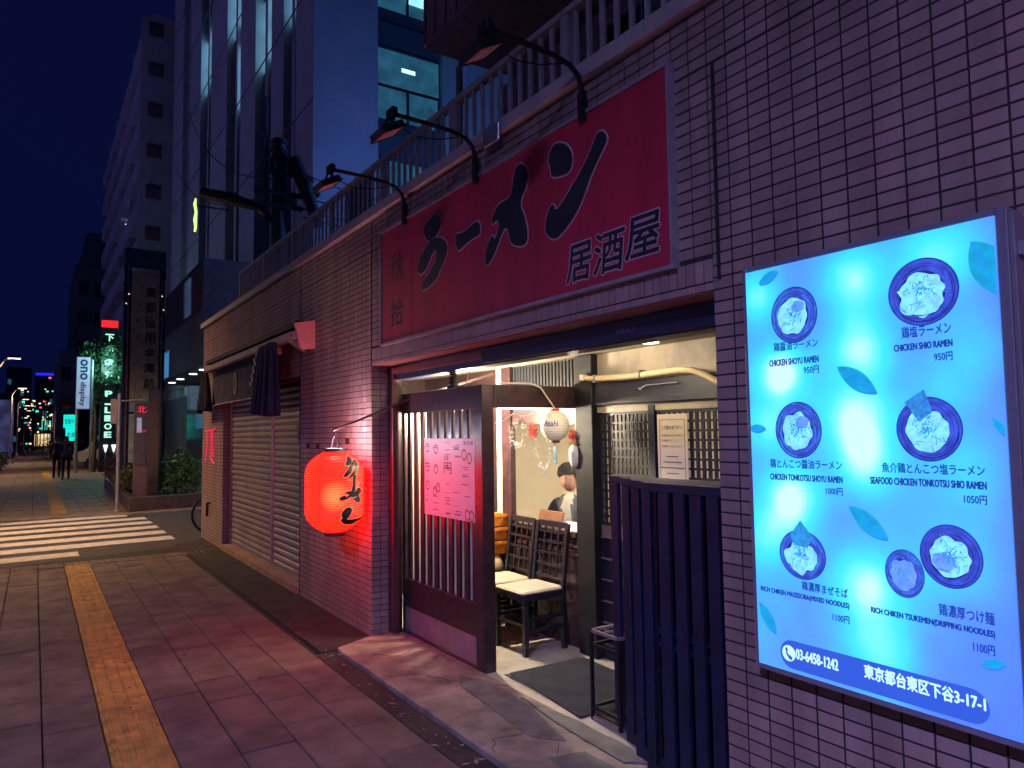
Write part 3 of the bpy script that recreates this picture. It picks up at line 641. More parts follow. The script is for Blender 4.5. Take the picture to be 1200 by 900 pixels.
for (a, b) in LEAVES:
    A, B2 = Vector(a), Vector(b); d = B2-A; nr = Vector((-d.y, d.x)); big_ = d.length > .16 and a[0] < 1.0
    wd = .42 if big_ else .30
    up_ = [A+d*t+nr*wd*math.sin(math.pi*t)**.8*.62 for t in [k/14 for k in range(15)]]; dn = [A+d*t-nr*wd*math.sin(math.pi*t)**.8*.62 for t in [k/14 for k in range(14, -1, -1)]]
    pl = [tuple(p) for p in up_+dn[1:-1]]; flat([(y-.004, z-.006) for y, z in pl], 0, 'leaf_picture', PRLD); flat(pl, 1, 'leaf_picture', PRL)
    ve = MB(); ve.slab([tuple(A+nr*.008), tuple(B2+nr*.008), tuple(B2-nr*.008), tuple(A-nr*.008)], LBX-.0016, LBX-.0012)
    ve.v = [(x, min(max(y, Y0+.002), Y1-.002), min(max(z, Z0+.002), Z1-.002)) for x, y, z in ve.v]
    for t in (.25, .4, .55, .7):
        for s_ in (1, -1):
            p = A+d*t; q = p+d*.13+nr*s_*.15
            if Y0+.003 < q.x < Y1-.003 and Y0+.003 < p.x: ve.slab([tuple(p), tuple(q), tuple(q+d*.01), tuple(p+d*.01)], LBX-.0016, LBX-.0012)
    ve.build('leaf_picture', PRLD, lb)
ybar = [(1.665-.048+.048*math.cos(t), .850+.048*math.sin(t)) for t in [math.pi/2-math.pi*k/16 for k in range(17)]]+[(.995+.048+.048*math.cos(t), .850+.048*math.sin(t)) for t in [-math.pi/2-math.pi*k/16 for k in range(17)]]
flat(ybar, 0, 'address_bar', PRB); flat(disc(1.631, .852, .026, .027), 1, 'phone_icon', PRW)
flat([(1.645, .868), (1.637, .871), (1.634, .860), (1.638, .856), (1.630, .845), (1.625, .847), (1.616, .839), (1.620, .831), (1.629, .832), (1.641, .846)], 2, 'phone_icon', PRB)
for i, (s_, yl, yr, z0, h) in enumerate(MENU_TEXT):
    bar_ = i >= 18; eng = s_[0] in 'CSR' and not bar_
    fat(s_, PRW if bar_ else PRD, lb, LBX-.0012, yl, yr, z0, h, .0014 if bar_ else (.0011 if eng else .0006), k=4)

# ================================================================ red lantern with its bracket pole
lc = Vector((1.95, 5.47, 1.195))
ln = thing('red_lantern', 'big glowing red paper lantern with black brush lettering hanging by the tiled pier', 'lantern', tuple(lc-Vector((0, 0, .33))))
prof = []; NR = 34
def lrad(z):
    t = abs(z)/.30; return .222*(1-.60*max(0, (t-.42)/.58)**2.6)
for k in range(NR*2+1):
    z = -.305+.61*k/(NR*2); r = lrad(z)-(.0045 if k % 2 else 0); prof.append((r, z))
paper = glow('red_lantern_paper', (1, .012, .004), LANTERN); paper.cycles.emission_sampling = 'FRONT_BACK'
pn, pl_ = paper.node_tree.nodes, paper.node_tree.links; pb = pn['Principled BSDF']
g_ = pn.new('ShaderNodeNewGeometry'); vd = pn.new('ShaderNodeVectorMath'); vd.operation = 'DISTANCE'; pl_.new(g_.outputs['Position'], vd.inputs[0]); vd.inputs[1].default_value = (1.968, 5.515, 1.150)
rp = pn.new('ShaderNodeValToRGB'); pl_.new(vd.outputs['Value'], rp.inputs['Fac']); e = rp.color_ramp.elements
e[0].position = .02; e[0].color = (1, .018, .005, 1); e[1].position = .13; e[1].color = (1, .0021, .0007, 1); pl_.new(rp.outputs['Color'], pb.inputs['Emission Color'])
b = MB().lathe(prof, lc, 48, cap=False); b.build('paper_shade', paper, ln)
b = MB()
for k in range(5): 
    a = 2*math.pi*k/5+2.6; b.tube([(lc.x+(lrad(z)+.0012)*math.cos(a), lc.y+(lrad(z)+.0012)*math.sin(a), lc.z+z) for z in [-.30+.6*j/16 for j in range(17)]], .0016, 4)
hp_ = MB()
for k in range(1, NR*2, 2):
    z = -.305+.61*k/(NR*2); r = lrad(z)-.0030; hp_.lathe([(r, -.0013), (r+.0012, 0), (r, .0013)], lc+Vector((0, 0, z)), 40, cap=False)
hp_.build('wire_hoop', mat('hoop_wire', (.16, .006, .004), .6), ln, kind='stuff')
b.build('seam', mat('lantern_seam', (.25, .01, .01), .6), ln)
rr0 = lrad(.305)
MB().lathe([(rr0+.003, -.005), (rr0+.003, .028), (rr0-.012, .028), (rr0-.012, -.005)], lc+Vector((0, 0, .305)), 32, cap=False).build('top_ring', WOODK, ln)
MB().lathe([(rr0+.003, -.030), (rr0+.003, .004), (.001, .004), (.001, -.030)], lc+Vector((0, 0, -.305)), 32, cap=False).build('bottom_ring', WOODK, ln)
MB().tube([(lc.x, lc.y-rr0, lc.z+.325), (lc.x, lc.y-.05, lc.z+.40), (lc.x, lc.y, lc.z+.43), (lc.x, lc.y+.05, lc.z+.40), (lc.x, lc.y+rr0, lc.z+.325)], .003, 5).build('handle', BLACKM, ln)
MB().lathe([(.001, 0), (.018, .012), (.024, .035), (.014, .06), (.010, .09)], lc+Vector((0, 0, .235)), 12, cap=False).build('bulb', glow('cool_bulb', (.75, .85, 1), 12), ln)
pt = bpy.data.lights.new('bulb_light', 'POINT'); pt.energy = BULB; pt.color = (.75, .82, 1); pt.shadow_soft_size = .07
place('bulb_light', pt, ln, tuple(lc+Vector((0, 0, .345))))
# brush letters wrapped round the shade, on the side towards the door
def wrap(pts, z_mid, a_mid, sc, rot=0, d=.0035, m=SIGNK, sy=1.0):
    cy = sum(p[0] for p in pts)/len(pts); cz = sum(p[1] for p in pts)/len(pts); q = smooth_outline([(p[0]-cy, p[1]-cz) for p in pts], 1)
    bm = bmesh.new(); vs = []
    for y_, z_ in q:
        y_, z_ = -y_*sc, z_*sc*sy; c_, s_ = math.cos(rot), math.sin(rot); y_, z_ = y_*c_-z_*s_, y_*s_+z_*c_; vs.append(bm.verts.new((y_, z_, 0)))
    bm.faces.new(vs); bmesh.ops.triangulate(bm, faces=bm.faces); 
    for _ in range(2): bmesh.ops.subdivide_edges(bm, edges=bm.edges, cuts=1)
    for v in bm.verts:
        z = z_mid+v.co.y; a = a_mid+v.co.x/.236; r = lrad(z)+d; v.co = (lc.x+r*math.cos(a), lc.y+r*math.sin(a), lc.z+z)
        v.co -= BASE[ln.name]
    me = bpy.data.meshes.new('lettering'); bm.to_mesh(me); bm.free(); me.materials.append(m)
    o = link(bpy.data.objects.new('lettering', me)); o.parent = ln; BASE[o.name] = BASE[ln.name]; return o
OUT = mat('lantern_letter_edge', (.45, .22, .14), .7, emit=(1, .12, .04), es=.9)
AM = math.radians(-73)
for (key, zm, am, sc, rt_, sy) in (('leaf', .232, AM-.05, .46, .55, .50), ('ra', .175, AM, .46, .55, .50), ('bar', .072, AM+.05, .40, 1.35, .8), ('me', -.020, AM-.02, .42, -.2, .55), ('dot', -.150, AM-.24, .42, 1.2, .9), ('stroke', -.205, AM+.08, .46, -.35, .50)):
    g2 = grow(smooth_outline(BRUSH[key], 1), .026); wrap(g2, zm, am, sc, rt_, .0022, OUT, sy); wrap(grow(smooth_outline(BRUSH[key], 1), .008), zm, am, sc, rt_, .0042, SIGNK, sy)
ln.location = (2.0475, 5.7435, .8268); ln.scale = (1.05, 1.05, 1.05)
pole = MB(); pole.tube([(2.03, 5.74, 1.668), (2.29, 5.585, 1.785), (2.58, 5.42, 1.92), (3.2, 5.15, 2.12)], .010, 8); pl2 = thing('lantern_pole', 'thin dark pole reaching out from the entrance to carry the red lantern', 'pole', (2.58, 5.27, 1.92))
pole.build('pole', WOOD, pl2); MB().tube([(2.045, 5.743, 1.678), (2.045, 5.743, 1.635)], .003, 5).build('hook', BLACKM, pl2)

# ================================================================ timber shop front
sf = thing('timber_shopfront', 'dark timber shop front with slatted screen, beams and lattice windows set in the tiled opening', 'shop front', (2.9, 4, .02))
zf = .02
b = MB(); b.box(2.455, 2.54, 5.53, 5.612, zf, 2.19); b.build('jamb_post', WOOD, sf)
MB().box(2.452, 2.50, 5.50, 5.529, zf, 2.19).build('jamb_rail', mat('reddish_jamb', (.13, .045, .05), .35), sf)
# slatted screen (panel parallel to the street)
scx = 2.60
MB().box(scx-.035, scx+.035, 4.375, 5.60, 1.80, 1.965).build('head_beam', WOOD, sf, bevel=.004)
MB().box(scx-.045, scx+.05, 4.262, 4.372, zf, 1.965).build('corner_post', WOOD, sf, bevel=.004)
MB().box(scx-.02, scx+.02, 5.565, 5.60, zf, 1.80).build('stile', WOOD, sf)
SLm = MB().box(-.012, .018, -.030, .030, 0, 1.352).mesh('slat', WOOD)
SLe = MB().box(.004, .0185, -.0335, -.0302, 0.002, 1.345).mesh('lit_edge', mat('painted_lit_edge', (.72, .62, .48), .5)); k = 0; y = 5.49  # pale strip paints lamplight along the edge of each slat
while y > 4.42: s1_ = place('slat', SLm, sf, (scx, y, .452)); place('lit_edge', SLe, s1_, (scx, y, .452)); y -= .117
MB().box(scx-.022, scx+.022, 4.373, 5.564, .425, .452).build('sill_rail', WOOD, sf)
MB().box(scx-.012, scx+.012, 4.373, 5.564, .222, .425).build('lower_board', WOOD, sf)
MB().box(scx-.016, scx+.010, 4.38, 5.564, .035, .221).build('kick_plate', STEELP, sf)
MB().box(scx-.04, scx+.03, 4.30, 5.60, zf, .034).build('threshold', WOOD, sf)
gp = clear_glass('window_glass'); 
MB().box(scx+.024, scx+.028, 4.375, 5.56, .455, 1.798).build('glass_pane', gp, sf)
# cross beam, inner post, wall with the dining room window
MB().box(2.65, 3.40, 4.262, 4.345, 1.805, 1.965).build('cross_beam', WOOD, sf, bevel=.004)
MB().box(3.36, 3.47, 4.06, 4.26, zf, 2.19).build('inner_post', BLACKM, sf, bevel=.005)
WX = 3.45
f = MB(); f.box(WX-.05, WX, 5.20, 5.34, zf, 2.19); f.box(WX-.03, WX, 4.262, 4.335, zf, 2.19); f.box(WX-.03, WX, 4.335, 5.20, 1.695, 1.80); f.box(WX-.045, WX, 4.335, 5.20, .835, .872)
fw_ = f.build('window', WOOD, sf); MB().box(WX-.016, WX-.012, 4.335, 5.20, .872, 1.695).build('pane', gp, fw_)
MB().box(WX-.02, WX, 4.335, 5.20, zf, .834).build('dado_panel', WOOD, sf)
for z in (.70, .76): MB().box(WX-.032, WX-.021, 4.335, 5.62, z, z+.014).build('dado_rail', mat('worn_wood_edge', (.16, .10, .09), .4), sf)
MB().box(WX-.02, WX, 5.34, 5.47, zf, 2.19).build('plaster_strip', CREAM, sf)
MB().box(WX-.025, WX, 5.47, 6.9, zf, 2.19).build('side_wall', WOOD, sf)
MB().box(WX-.02, WX, 4.335, 5.34, 1.801, 2.19).build('upper_wall', mat('dark_corrugated', (.05, .055, .07), .4, metal=.3), sf)
for i in range(22): MB().box(WX-.028, WX-.021, 4.36+i*.044, 4.38+i*.044, 1.97, 2.18).build('corrugation_rib', BLACKM, sf)
# lattice wall on the right
def lattice(y0, y1, z0, z1, py, pz):
    fr = MB(); [fr.box(*q) for q in ((WX-.03, WX, y0-.02, y0, z0-.02, z1+.02), (WX-.03, WX, y1, y1+.018, z0-.02, z1+.02), (WX-.03, WX, y0, y1, z0-.02, z0), (WX-.03, WX, y0, y1, z1, z1+.02))]
    lw = fr.build('lattice_window', WOODK, sf)
    vb = MB().box(-.008, .004, -.011, .011, 0, z1-z0).mesh('bar', WOODK); hb = MB().box(-.012, -.0085, -(y1-y0)/2, (y1-y0)/2, -.0075, .0075).mesh('bar', WOODK)
    y = y1-py*.6
    while y > y0+.01: place('bar', vb, lw, (WX-.012, y, z0)); y -= py
    z = z1-pz*.9
    while z > z0+.01: place('bar', hb, lw, (WX-.012, (y0+y1)/2, z)); z -= pz
    return lw
lattice(3.552, 4.03, .985, 1.742, .041, .060); lattice(2.15, 3.45, .985, 1.742, .0475, .060)
MB().box(WX-.05, WX+.01, 3.472, 3.530, .1, 1.80).build('mullion', WOODK, sf)
MB().box(WX-.04, WX, 1.9, 4.06, 1.764, 1.815).build('window_head', TRANS, sf)
MB().box(WX-.07, WX+.01, 1.9, 4.06, 1.816, 1.975).build('transom_beam', WOODK, sf, bevel=.004)
MB().box(WX-.03, WX, 1.9, 4.06, 1.976, 2.19).build('transom_panel', TRANS, sf)
MB().box(WX-.022, WX, 1.9, 4.06, zf, .963).build('dado_panel', WOODK, sf)
for z in (.12, .27, .42, .57, .72, .87): MB().box(WX-.036, WX-.023, 1.9, 4.055, z, z+.012).build('dado_rail', mat('worn_wood_edge', (.16, .11, .10), .4), sf)
MB().box(WX-.03, WX-.02, 3.56, 4.05, .875, .962).build('light_board', mat('brown_board', (.20, .14, .12), .5), sf)
# lintel: shutter housing over the opening, with a small maker's plate
lt_ = MB(); lt_.box(2.47, 2.60, 2.0, 5.52, 2.075, 2.192); lt_.build('shutter_housing', mat('navy_housing', (.035, .035, .07), .4, metal=.2), sf)
MB().box(2.44, 2.469, 2.0, 4.05, 2.085, 2.170).build('housing_cover', mat('blue_black_cover', (.018, .02, .05), .35), sf)
MB().box(2.44, 2.469, 4.06, 5.50, 2.12, 2.165).build('housing_cover', mat('red_brown_cover', (.18, .06, .06), .4), sf)
for i in range(4): MB().box(2.4385, 2.4405, 2.72-.038*i, 2.747-.038*i, 2.118, 2.142).build('emblem_plate', mat('grey_emblem', (.09, .11, .16), .5), sf)
MB().box(2.61, 3.45, 1.9, 6.9, 2.195, 2.21).build('porch_ceiling', TRANS, sf)
MB().box(2.62, 3.44, 6.86, 6.9, zf, 2.19).build('end_wall', WOOD, sf)
MB().box(2.47, 3.44, 1.93, 1.96, zf, 2.19).build('near_wall', WOODK, sf)
# dining room behind
rm = thing('dining_room', 'cream walled dining room seen through the entrance window', 'room', (4.5, 4, 0))
for q, nm in (((6.2, 6.25, 1.9, 6.85, 0, 2.5), 'back_wall'), ((3.47, 6.2, 6.80, 6.85, 0, 2.5), 'far_wall'), ((3.47, 6.2, 1.9, 1.95, 0, 2.5), 'near_wall'), ((3.47, 6.2, 1.95, 6.8, 2.45, 2.5), 'ceiling')): MB().box(*q).build(nm, CREAM, rm)
MB().box(3.47, 6.2, 1.95, 6.8, .0, .02).build('room_floor', FLOORM, rm)
MB().box(3.462, 3.468, 1.95, 4.0, .985, 1.80).build('paper_screen', thin_paper('shoji_paper', (.86, .82, .72)), rm)
rl_ = thing('ceiling_lamp', 'square warm ceiling lamp inside the dining room', 'lamp', (4.7, 4.8, 2.40))
MB().box(4.4, 5.0, 4.5, 5.1, 2.40, 2.44).build('diffuser', glow('warm_diffuser', (1, .80, .55), 4), rl_)
al = bpy.data.lights.new('lamp_light', 'AREA'); al.energy = ROOM; al.color = (1, .84, .62); al.size = .6; place('lamp_light', al, rl_, (4.7, 4.8, 2.39))
rk_ = thing('ceiling_lamp', 'added warm ceiling lamp, out of view, lighting the paper behind the lattice windows', 'lamp', (4.3, 3.0, 2.40)); MB().box(4.1, 4.5, 2.8, 3.2, 2.40, 2.44).build('diffuser', glow('added_lamp_diffuser', (1, .80, .55), 4), rk_)  # unseen lamp added to light the paper screen from behind
al = bpy.data.lights.new('lamp_light', 'AREA'); al.energy = ROOM*3; al.color = (1, .88, .70); al.size = .4; place('lamp_light', al, rk_, (4.3, 3.0, 2.39))  # light of the added unseen lamp
tl = thing('porch_tube_lamp', 'white tube lamp fixed under the cross beam of the entrance', 'lamp', (3.0, 4.45, 2.1))
MB().box(2.80, 3.22, 4.352, 4.392, 1.80, 1.83).build('tube', glow('tube_light', (1, .90, .74), 14), tl); MB().box(2.78, 3.24, 4.35, 4.394, 1.831, 1.85).build('fitting', CREAM, tl)
for i, (p, s, e) in enumerate((((2.86, 5.15, 1.77), .5, PORCH), ((2.76, 3.5, 2.13), .5, PORCH*.11))):
    a2 = bpy.data.lights.new('tube_glow', 'POINT'); a2.energy = e; a2.color = (1, .84, .60); a2.shadow_soft_size = .07; place('tube_glow', a2, tl, p)
MB().box(2.75, 3.25, 3.26, 3.34, 2.175, 2.194).build('ceiling_tube', glow('tube_light_2', (1, .88, .68), 8), tl)

# papers and notices
ps_ = thing('menu_poster', 'pale menu poster with bowl pictures taped on the slatted screen', 'poster', (2.575, 4.78, 1.0))
PAP = mat('poster_paper', (.84, .70, .72), .45, var=.05); MB().box(2.5765, 2.5785, 4.383, 5.187, 1.006, 1.592).build('sheet', PAP, ps_)
INK = mat('poster_ink', (.10, .06, .16), .5); INKR = mat('poster_red_ink', (.55, .03, .05), .5)
def ring(cy, cz, r, m=INK):
    b = MB(); k = 22; o = [(2.5755, cy+r*math.cos(2*math.pi*i/k), cz+r*1.15*math.sin(2*math.pi*i/k)) for i in range(k)]; q = [(2.5755, cy+r*.72*math.cos(2*math.pi*i/k), cz+r*.83*math.sin(2*math.pi*i/k)) for i in range(k)]
    b.add(o+q, [(i, (i+1) % k, (i+1) % k+k, i+k) for i in range(k)]); b.build('bowl_picture', m, ps_)
for cy, cz in ((5.13, 1.52), (5.13, 1.37), (5.13, 1.23), (4.99, 1.51), (4.99, 1.36), (4.955, 1.22), (5.01, 1.185)): ring(cy, cz, .032)
for cy, cz in ((4.55, 1.475), (4.475, 1.45), (4.51, 1.05), (4.45, 1.045)): ring(cy, cz, .036, INKR)
r_ = random.Random(3); tx = MB()
for i in range(74):
    cy = r_.choice([5.13, 4.99, 4.80, 4.66, 4.52])+r_.uniform(-.02, .02); cz = r_.uniform(1.03, 1.56); w_ = r_.uniform(.02, .05)
    if (cy > 4.9 and cz > 1.17) and not abs(((cz-1.02) % .147)-.07) < .02: continue
    if cy < 4.6 and not 1.12 < cz < 1.40: continue
    tx.box(2.5752, 2.5762, cy-w_, cy+w_, cz, cz+r_.uniform(.003, .006))
tx.build('small_print', INK, ps_, kind='stuff')
letter('御品書', INK, ps_, 2.5754, 4.56, 4.42, 1.545, .03); letter('円', INK, ps_, 2.5754, 4.86, 4.74, 1.33, .085); letter('昼', INK, ps_, 2.5754, 4.86, 4.78, 1.43, .035)
nt = thing('wall_notice', 'cream paper notice with a printed border on the lattice wall', 'notice', (3.40, 3.32, 1.2))
MB().box(3.408, 3.411, 3.192, 3.455, 1.13, 1.735).build('sheet', mat('notice_paper', (.66, .54, .42), .6, var=.06), nt)
bd = MB(); [bd.box(3.4065, 3.408, *q) for q in ((3.215, 3.218, 1.15, 1.70), (3.430, 3.433, 1.15, 1.70), (3.218, 3.430, 1.697, 1.70), (3.218, 3.430, 1.15, 1.153))]; bd.build('border', INK, nt)
letter('ご来店のお客様へ', INK, nt, 3.4066, 3.42, 3.23, 1.635, .026, off=.02)
for i, s_ in enumerate(('お食事のみのご利用は', '二時間まで', 'お願いいたします')): letter(s_, INK, nt, 3.4066, 3.415, 3.235 if i != 1 else 3.33, 1.59-.035*i, .015)
for i in range(7): bq = MB(); w_ = .05+.03*((i*7) % 3); bq.box(3.4062, 3.4075, 3.325-w_, 3.325+w_, 1.46-.036*i, 1.466-.036*i); bq.build('print_line', INK, nt)
pp = MB(); hp = [(3.35, 4.13, 2.022), (3.34, 4.05, 2.008), (3.34, 3.85, 2.0), (3.34, 3.6, 1.995), (3.34, 3.4, 2.0), (3.34, 3.2, 2.004), (3.34, 3.08, 1.995), (3.34, 2.98, 1.96), (3.34, 2.88, 1.91), (3.34, 2.7, 1.86)]
hs = thing('hose', 'thick cream hose fixed along the beam over the lattice windows', 'hose', hp[0]); pp.smooth = True; pp.tube(hp, .021, 12).build('tube', mat('cream_hose', (.72, .56, .34), .5, var=.1, vscale=10), hs)
MB().lathe([(.001, -.02), (.030, -.02), (.030, .02), (.001, .02)], (3.35, 4.13, 2.022), 12).build('end_cap', mat('cream_cap', (.7, .58, .4), .5), hs)
for y in (3.98, 3.52): MB().box(3.315, 3.38, y-.008, y+.008, 1.975, 2.03).build('clip', ALU, hs)
hk = MB(); hk.tube([(3.36, 3.22, 1.93), (3.36, 3.50, 1.93), (3.35, 3.53, 1.915), (3.34, 3.535, 1.90), (3.34, 3.55, 1.915)], .004, 5)
props(hk.build('wire_hook', ALU), 'thin bent wire hook on the beam below the cream hose', 'hook')

# gate leaves folded and stacked at the right of the entrance
gt = None
specs = [(2.46, 2.04, 2.60), (2.54, 2.06, 2.76), (2.62, 2.09, 2.92), (2.70, 2.12, 3.10)]
lbs = ['front leaf of the stacked black slatted gates, nearest the street', 'second leaf of the stacked black slatted gates', 'third leaf of the stacked black slatted gates', 'rearmost leaf of the stacked black slatted gates, reaching farthest left']
for (x, y0, y1), lab in zip(specs, lbs):
    g = thing('gate_leaf', lab, 'gate', (x, (y0+y1)/2, .03), 'stacked gate leaves beside the entrance')
    for a, b_ in ((y0, y0+.055), (y1-.055, y1)): MB().box(x-.016, x+.016, a, b_, .035, 1.34).build('stile', GATEM, g, bevel=.003)
    MB().box(x-.018, x+.018, y0, y1, 1.341, 1.385).build('top_rail', GATEM, g, bevel=.003)
    MB().box(x-.018, x+.018, y0, y1, .030, .034+.05).build('bottom_rail', GATEM, g)
    for z in (.68, .62): MB().box(x+.009, x+.016, y0+.056, y1-.056, z, z+.03).build('cross_rail', GATEM, g)
    y = y1-.055-.052
    while y > y0+.125:
        MB().box(x-.012, x+.008, y-.066, y, .086, 1.34).build('slat', GATEM, g); y -= .098
# umbrella stand of square tube
us = thing('umbrella_stand', 'black square tube umbrella stand with a worn metal top beside the gate leaves', 'stand', (2.75, 3.15, .02))
X0, X1, YA, YB = 2.66, 2.90, 3.03, 3.26
for x in (X0, X1):
    for y in (YA, YB): MB().box(x-.009, x+.009, y-.009, y+.009, .022, .50).build('leg', BLACKM, us)
WT = mat('worn_tube', (.34, .31, .28), .35, metal=.5)
def ringf(z, m, nm, par):
    q = MB(); h = .008; q.box(X0-.009, X0+.009, YA+.01, YB-.01, z-h, z+h); q.box(X1-.009, X1+.009, YA+.01, YB-.01, z-h, z+h); q.box(X0+.01, X1-.01, YA-.009, YA+.009, z-h, z+h); q.box(X0+.01, X1-.01, YB-.009, YB+.009, z-h, z+h); return q.build(nm, m, par)
ringf(.508, WT, 'top_frame', us); ringf(.43, BLACKM, 'middle_frame', us); ringf(.09, BLACKM, 'lower_frame', us); ringf(.034, WT, 'base_frame', us)
for t in (.33, .66): MB().box(X0+.01, X1-.01, YA+(YB-YA)*t-.005, YA+(YB-YA)*t+.005, .500, .512).build('divider', WT, us)
MB().box(X0+.3*(X1-X0), X0+.33*(X1-X0), YA+.01, YB-.01, .5, .511).build('divider', WT, us)
MB().box(X0+.012, X1-.012, YA+.012, YB-.012, .045, .052).build('drip_tray', BLACKM, us)
# spray bottle on a shelf behind the gates
bt = thing('spray_bottle', 'white hand sanitiser bottle standing behind the gate leaves', 'bottle', (2.92, 3.02, 1.08))
BT = mat('white_bottle', (.75, .72, .68), .35); MB().lathe([(.030, 0), (.032, .01), (.032, .12), (.024, .145), (.012, .155), (.012, .17)], (2.92, 3.16, 1.12), 14).build('bottle_body', BT, bt)
MB().box(2.905, 2.935, 3.14, 3.18, 1.29, 1.315).build('spray_head', BT, bt); MB().box(2.885, 2.889, 3.145, 3.175, 1.15, 1.23).build('label', mat('red_label', (.6, .05, .05), .5), bt)
sh = thing('bottle_stand', 'slim dark stand carrying the sanitiser bottle behind the gate leaves', 'stand', (2.92, 3.16, .02))
MB().tube([(2.92, 3.16, .03), (2.92, 3.16, 1.10)], .012, 8).build('pole', BLACKM, sh); MB().box(2.84, 3.0, 3.08, 3.24, 1.10, 1.118).build('tray', BLACKM, sh); MB().box(2.82, 3.02, 3.06, 3.26, .021, .032).build('base', BLACKM, sh)
# door mat
dm = MB(); dm.plate([(2.69, 4.16), (3.30, 4.14), (3.27, 3.30), (2.60, 3.30)], .0205, .034); mt = dm.build('door_mat', mat('charcoal_mat', (.035, .036, .045), .9, var=.25, bump=1.0, bscale=400), bevel=.003)
props(mt, 'charcoal ribbed door mat on the concrete floor of the entrance', 'mat')
rb = MB()
for k in range(42): y = 3.32+k*.0198; rb.box(2.63, 3.27, y, y+.008, .0335, .037)
rb.build('rib', mat('mat_rib', (.04, .042, .052), .9), mt)

# chairs
CW = mat('chair_black_lacquer', (.018, .017, .024), .3, var=.2); CS = mat('beige_vinyl_seat', (.46, .40, .33), .45, var=.08, bump=.1, bscale=200)
def chair(x, y, rz, label):
    t = thing('chair', label, 'chair', (0, 0, 0), 'chairs waiting in the entrance')
    s = MB(); s.box(-.20, .19, -.185, .185, .425, .455); so = s.build('seat_cushion', CS, t, bevel=.012)
    MB().box(-.195, .185, -.18, .18, .385, .424).build('seat_frame', CW, t)
    for sy in (-1, 1):
        MB().box(-.195, -.16, sy*.18-.0175, sy*.18+.0175, 0, .384).build('leg', CW, t)
        q = MB(); q.bar((.18, sy*.18, 0), (.175, sy*.18, .45), .034, .034); q.bar((.175, sy*.18, .45), (.235, sy*.18, .91), .032, .030); q.build('leg', CW, t)
    for z, a in ((.16, -1), (.22, 1)):
        MB().box(-.16, .165, a*.18-.008, a*.18+.008, z, z+.025).build('stretcher', CW, t); MB().box(-.16, .165, -a*.18-.008, -a*.18+.008, z+.02, z+.045).build('stretcher', CW, t)
    MB().box(-.185, -.172, -.16, .16, .20, .225).build('stretcher', CW, t)
    q = MB(); q.bar((.236, -.165, .895), (.236, .165, .895), .022, .045, (0, 0, 1)); q.build('top_rail', CW, t)
    for yy in (-.085, 0, .085): MB().bar((.187, yy, .50), (.230, yy, .875), .014, .014, (1, 0, 0)).build('bar', CW, t)
    for z in (.50, .59, .675, .76, .835): MB().bar((.176+(z-.45)*.13, -.165, z), (.176+(z-.45)*.13, .165, z), .012, .018).build('bar', CW, t)
    t.location = (x, y, zf); t.rotation_euler.z = rz; BASE[t.name] = Vector((x, y, zf)); return t
c1 = chair(3.165, 4.60, math.radians(2), 'black lattice back chair with beige seat, nearer the door mat')
c2 = dup(c1, (3.16, 5.02, zf), 'black lattice back chair with beige seat, farther in beside the orange crates', math.radians(-2))
# crates and bag on a stool farther in
stl = thing('stool', 'low dark stool under the stacked orange crates', 'stool', (3.2, 5.50, zf)); MB().box(3.02, 3.38, 5.33, 5.67, .40, .44).build('seat', CW, stl)
for x in (3.04, 3.36):
    for y in (5.35, 5.65): MB().box(x-.015, x+.015, y-.015, y+.015, zf, .399).build('leg', CW, stl)
OR = mat('orange_plastic', (.75, .24, .03), .4, var=.1)
for k, lab in enumerate(('lowest orange crate in the stack beside the chairs', 'orange crate in the middle of the stack beside the chairs', 'topmost orange crate in the stack beside the chairs')):
    z = .60+.115*k; cr_ = thing('crate', lab, 'crate', (3.2, 5.47, z), 'orange crates stacked beside the chairs')
    o = MB(); o.box(3.06, 3.34, 5.36, 5.37, z, z+.105); o.box(3.06, 3.34, 5.59, 5.60, z, z+.105); o.box(3.06, 3.07, 5.371, 5.589, z, z+.105); o.box(3.33, 3.34, 5.371, 5.589, z, z+.105); o.box(3.06, 3.34, 5.36, 5.60, z+.001, z+.008); o.build('crate_body', OR, cr_)
    MB().box(3.045, 3.355, 5.345, 5.358, z+.085, z+.112).build('rim', OR, cr_); MB().box(3.045, 3.058, 5.359, 5.61, z+.085, z+.112).build('rim', OR, cr_)
bg_ = MB(); bg_.smooth = True; bg_.lathe([(.02, 0), (.13, .01), (.145, .06), (.12, .12), (.10, .145), (.11, .16)], (3.2, 5.46, .441), 18, cap=False)
for i, v in enumerate(bg_.v): bg_.v[i] = (v[0]+.012*noise.noise(Vector(v)*9), v[1]+.012*noise.noise(Vector(v)*9+Vector((3, 0, 0))), v[2])
bgo = thing('cloth_bag', 'beige cloth bag with handles under the orange crates', 'bag', (3.2, 5.46, .441)); bg_.build('pouch', mat('beige_cloth', (.58, .44, .27), .85, bump=.4, bscale=200), bgo)
MB().tube([(3.11, 5.36, .54), (3.08, 5.32, .58), (3.07, 5.31, .54), (3.09, 5.33, .49)], .008, 6).build('handle', mat('beige_strap', (.62, .5, .32), .8), bgo)
for o in bpy.data.objects:
    if o.parent is None and o.name.split('.')[0] in ('stool', 'crate', 'cloth_bag'): o.location.x += .06; o.location.y -= .085
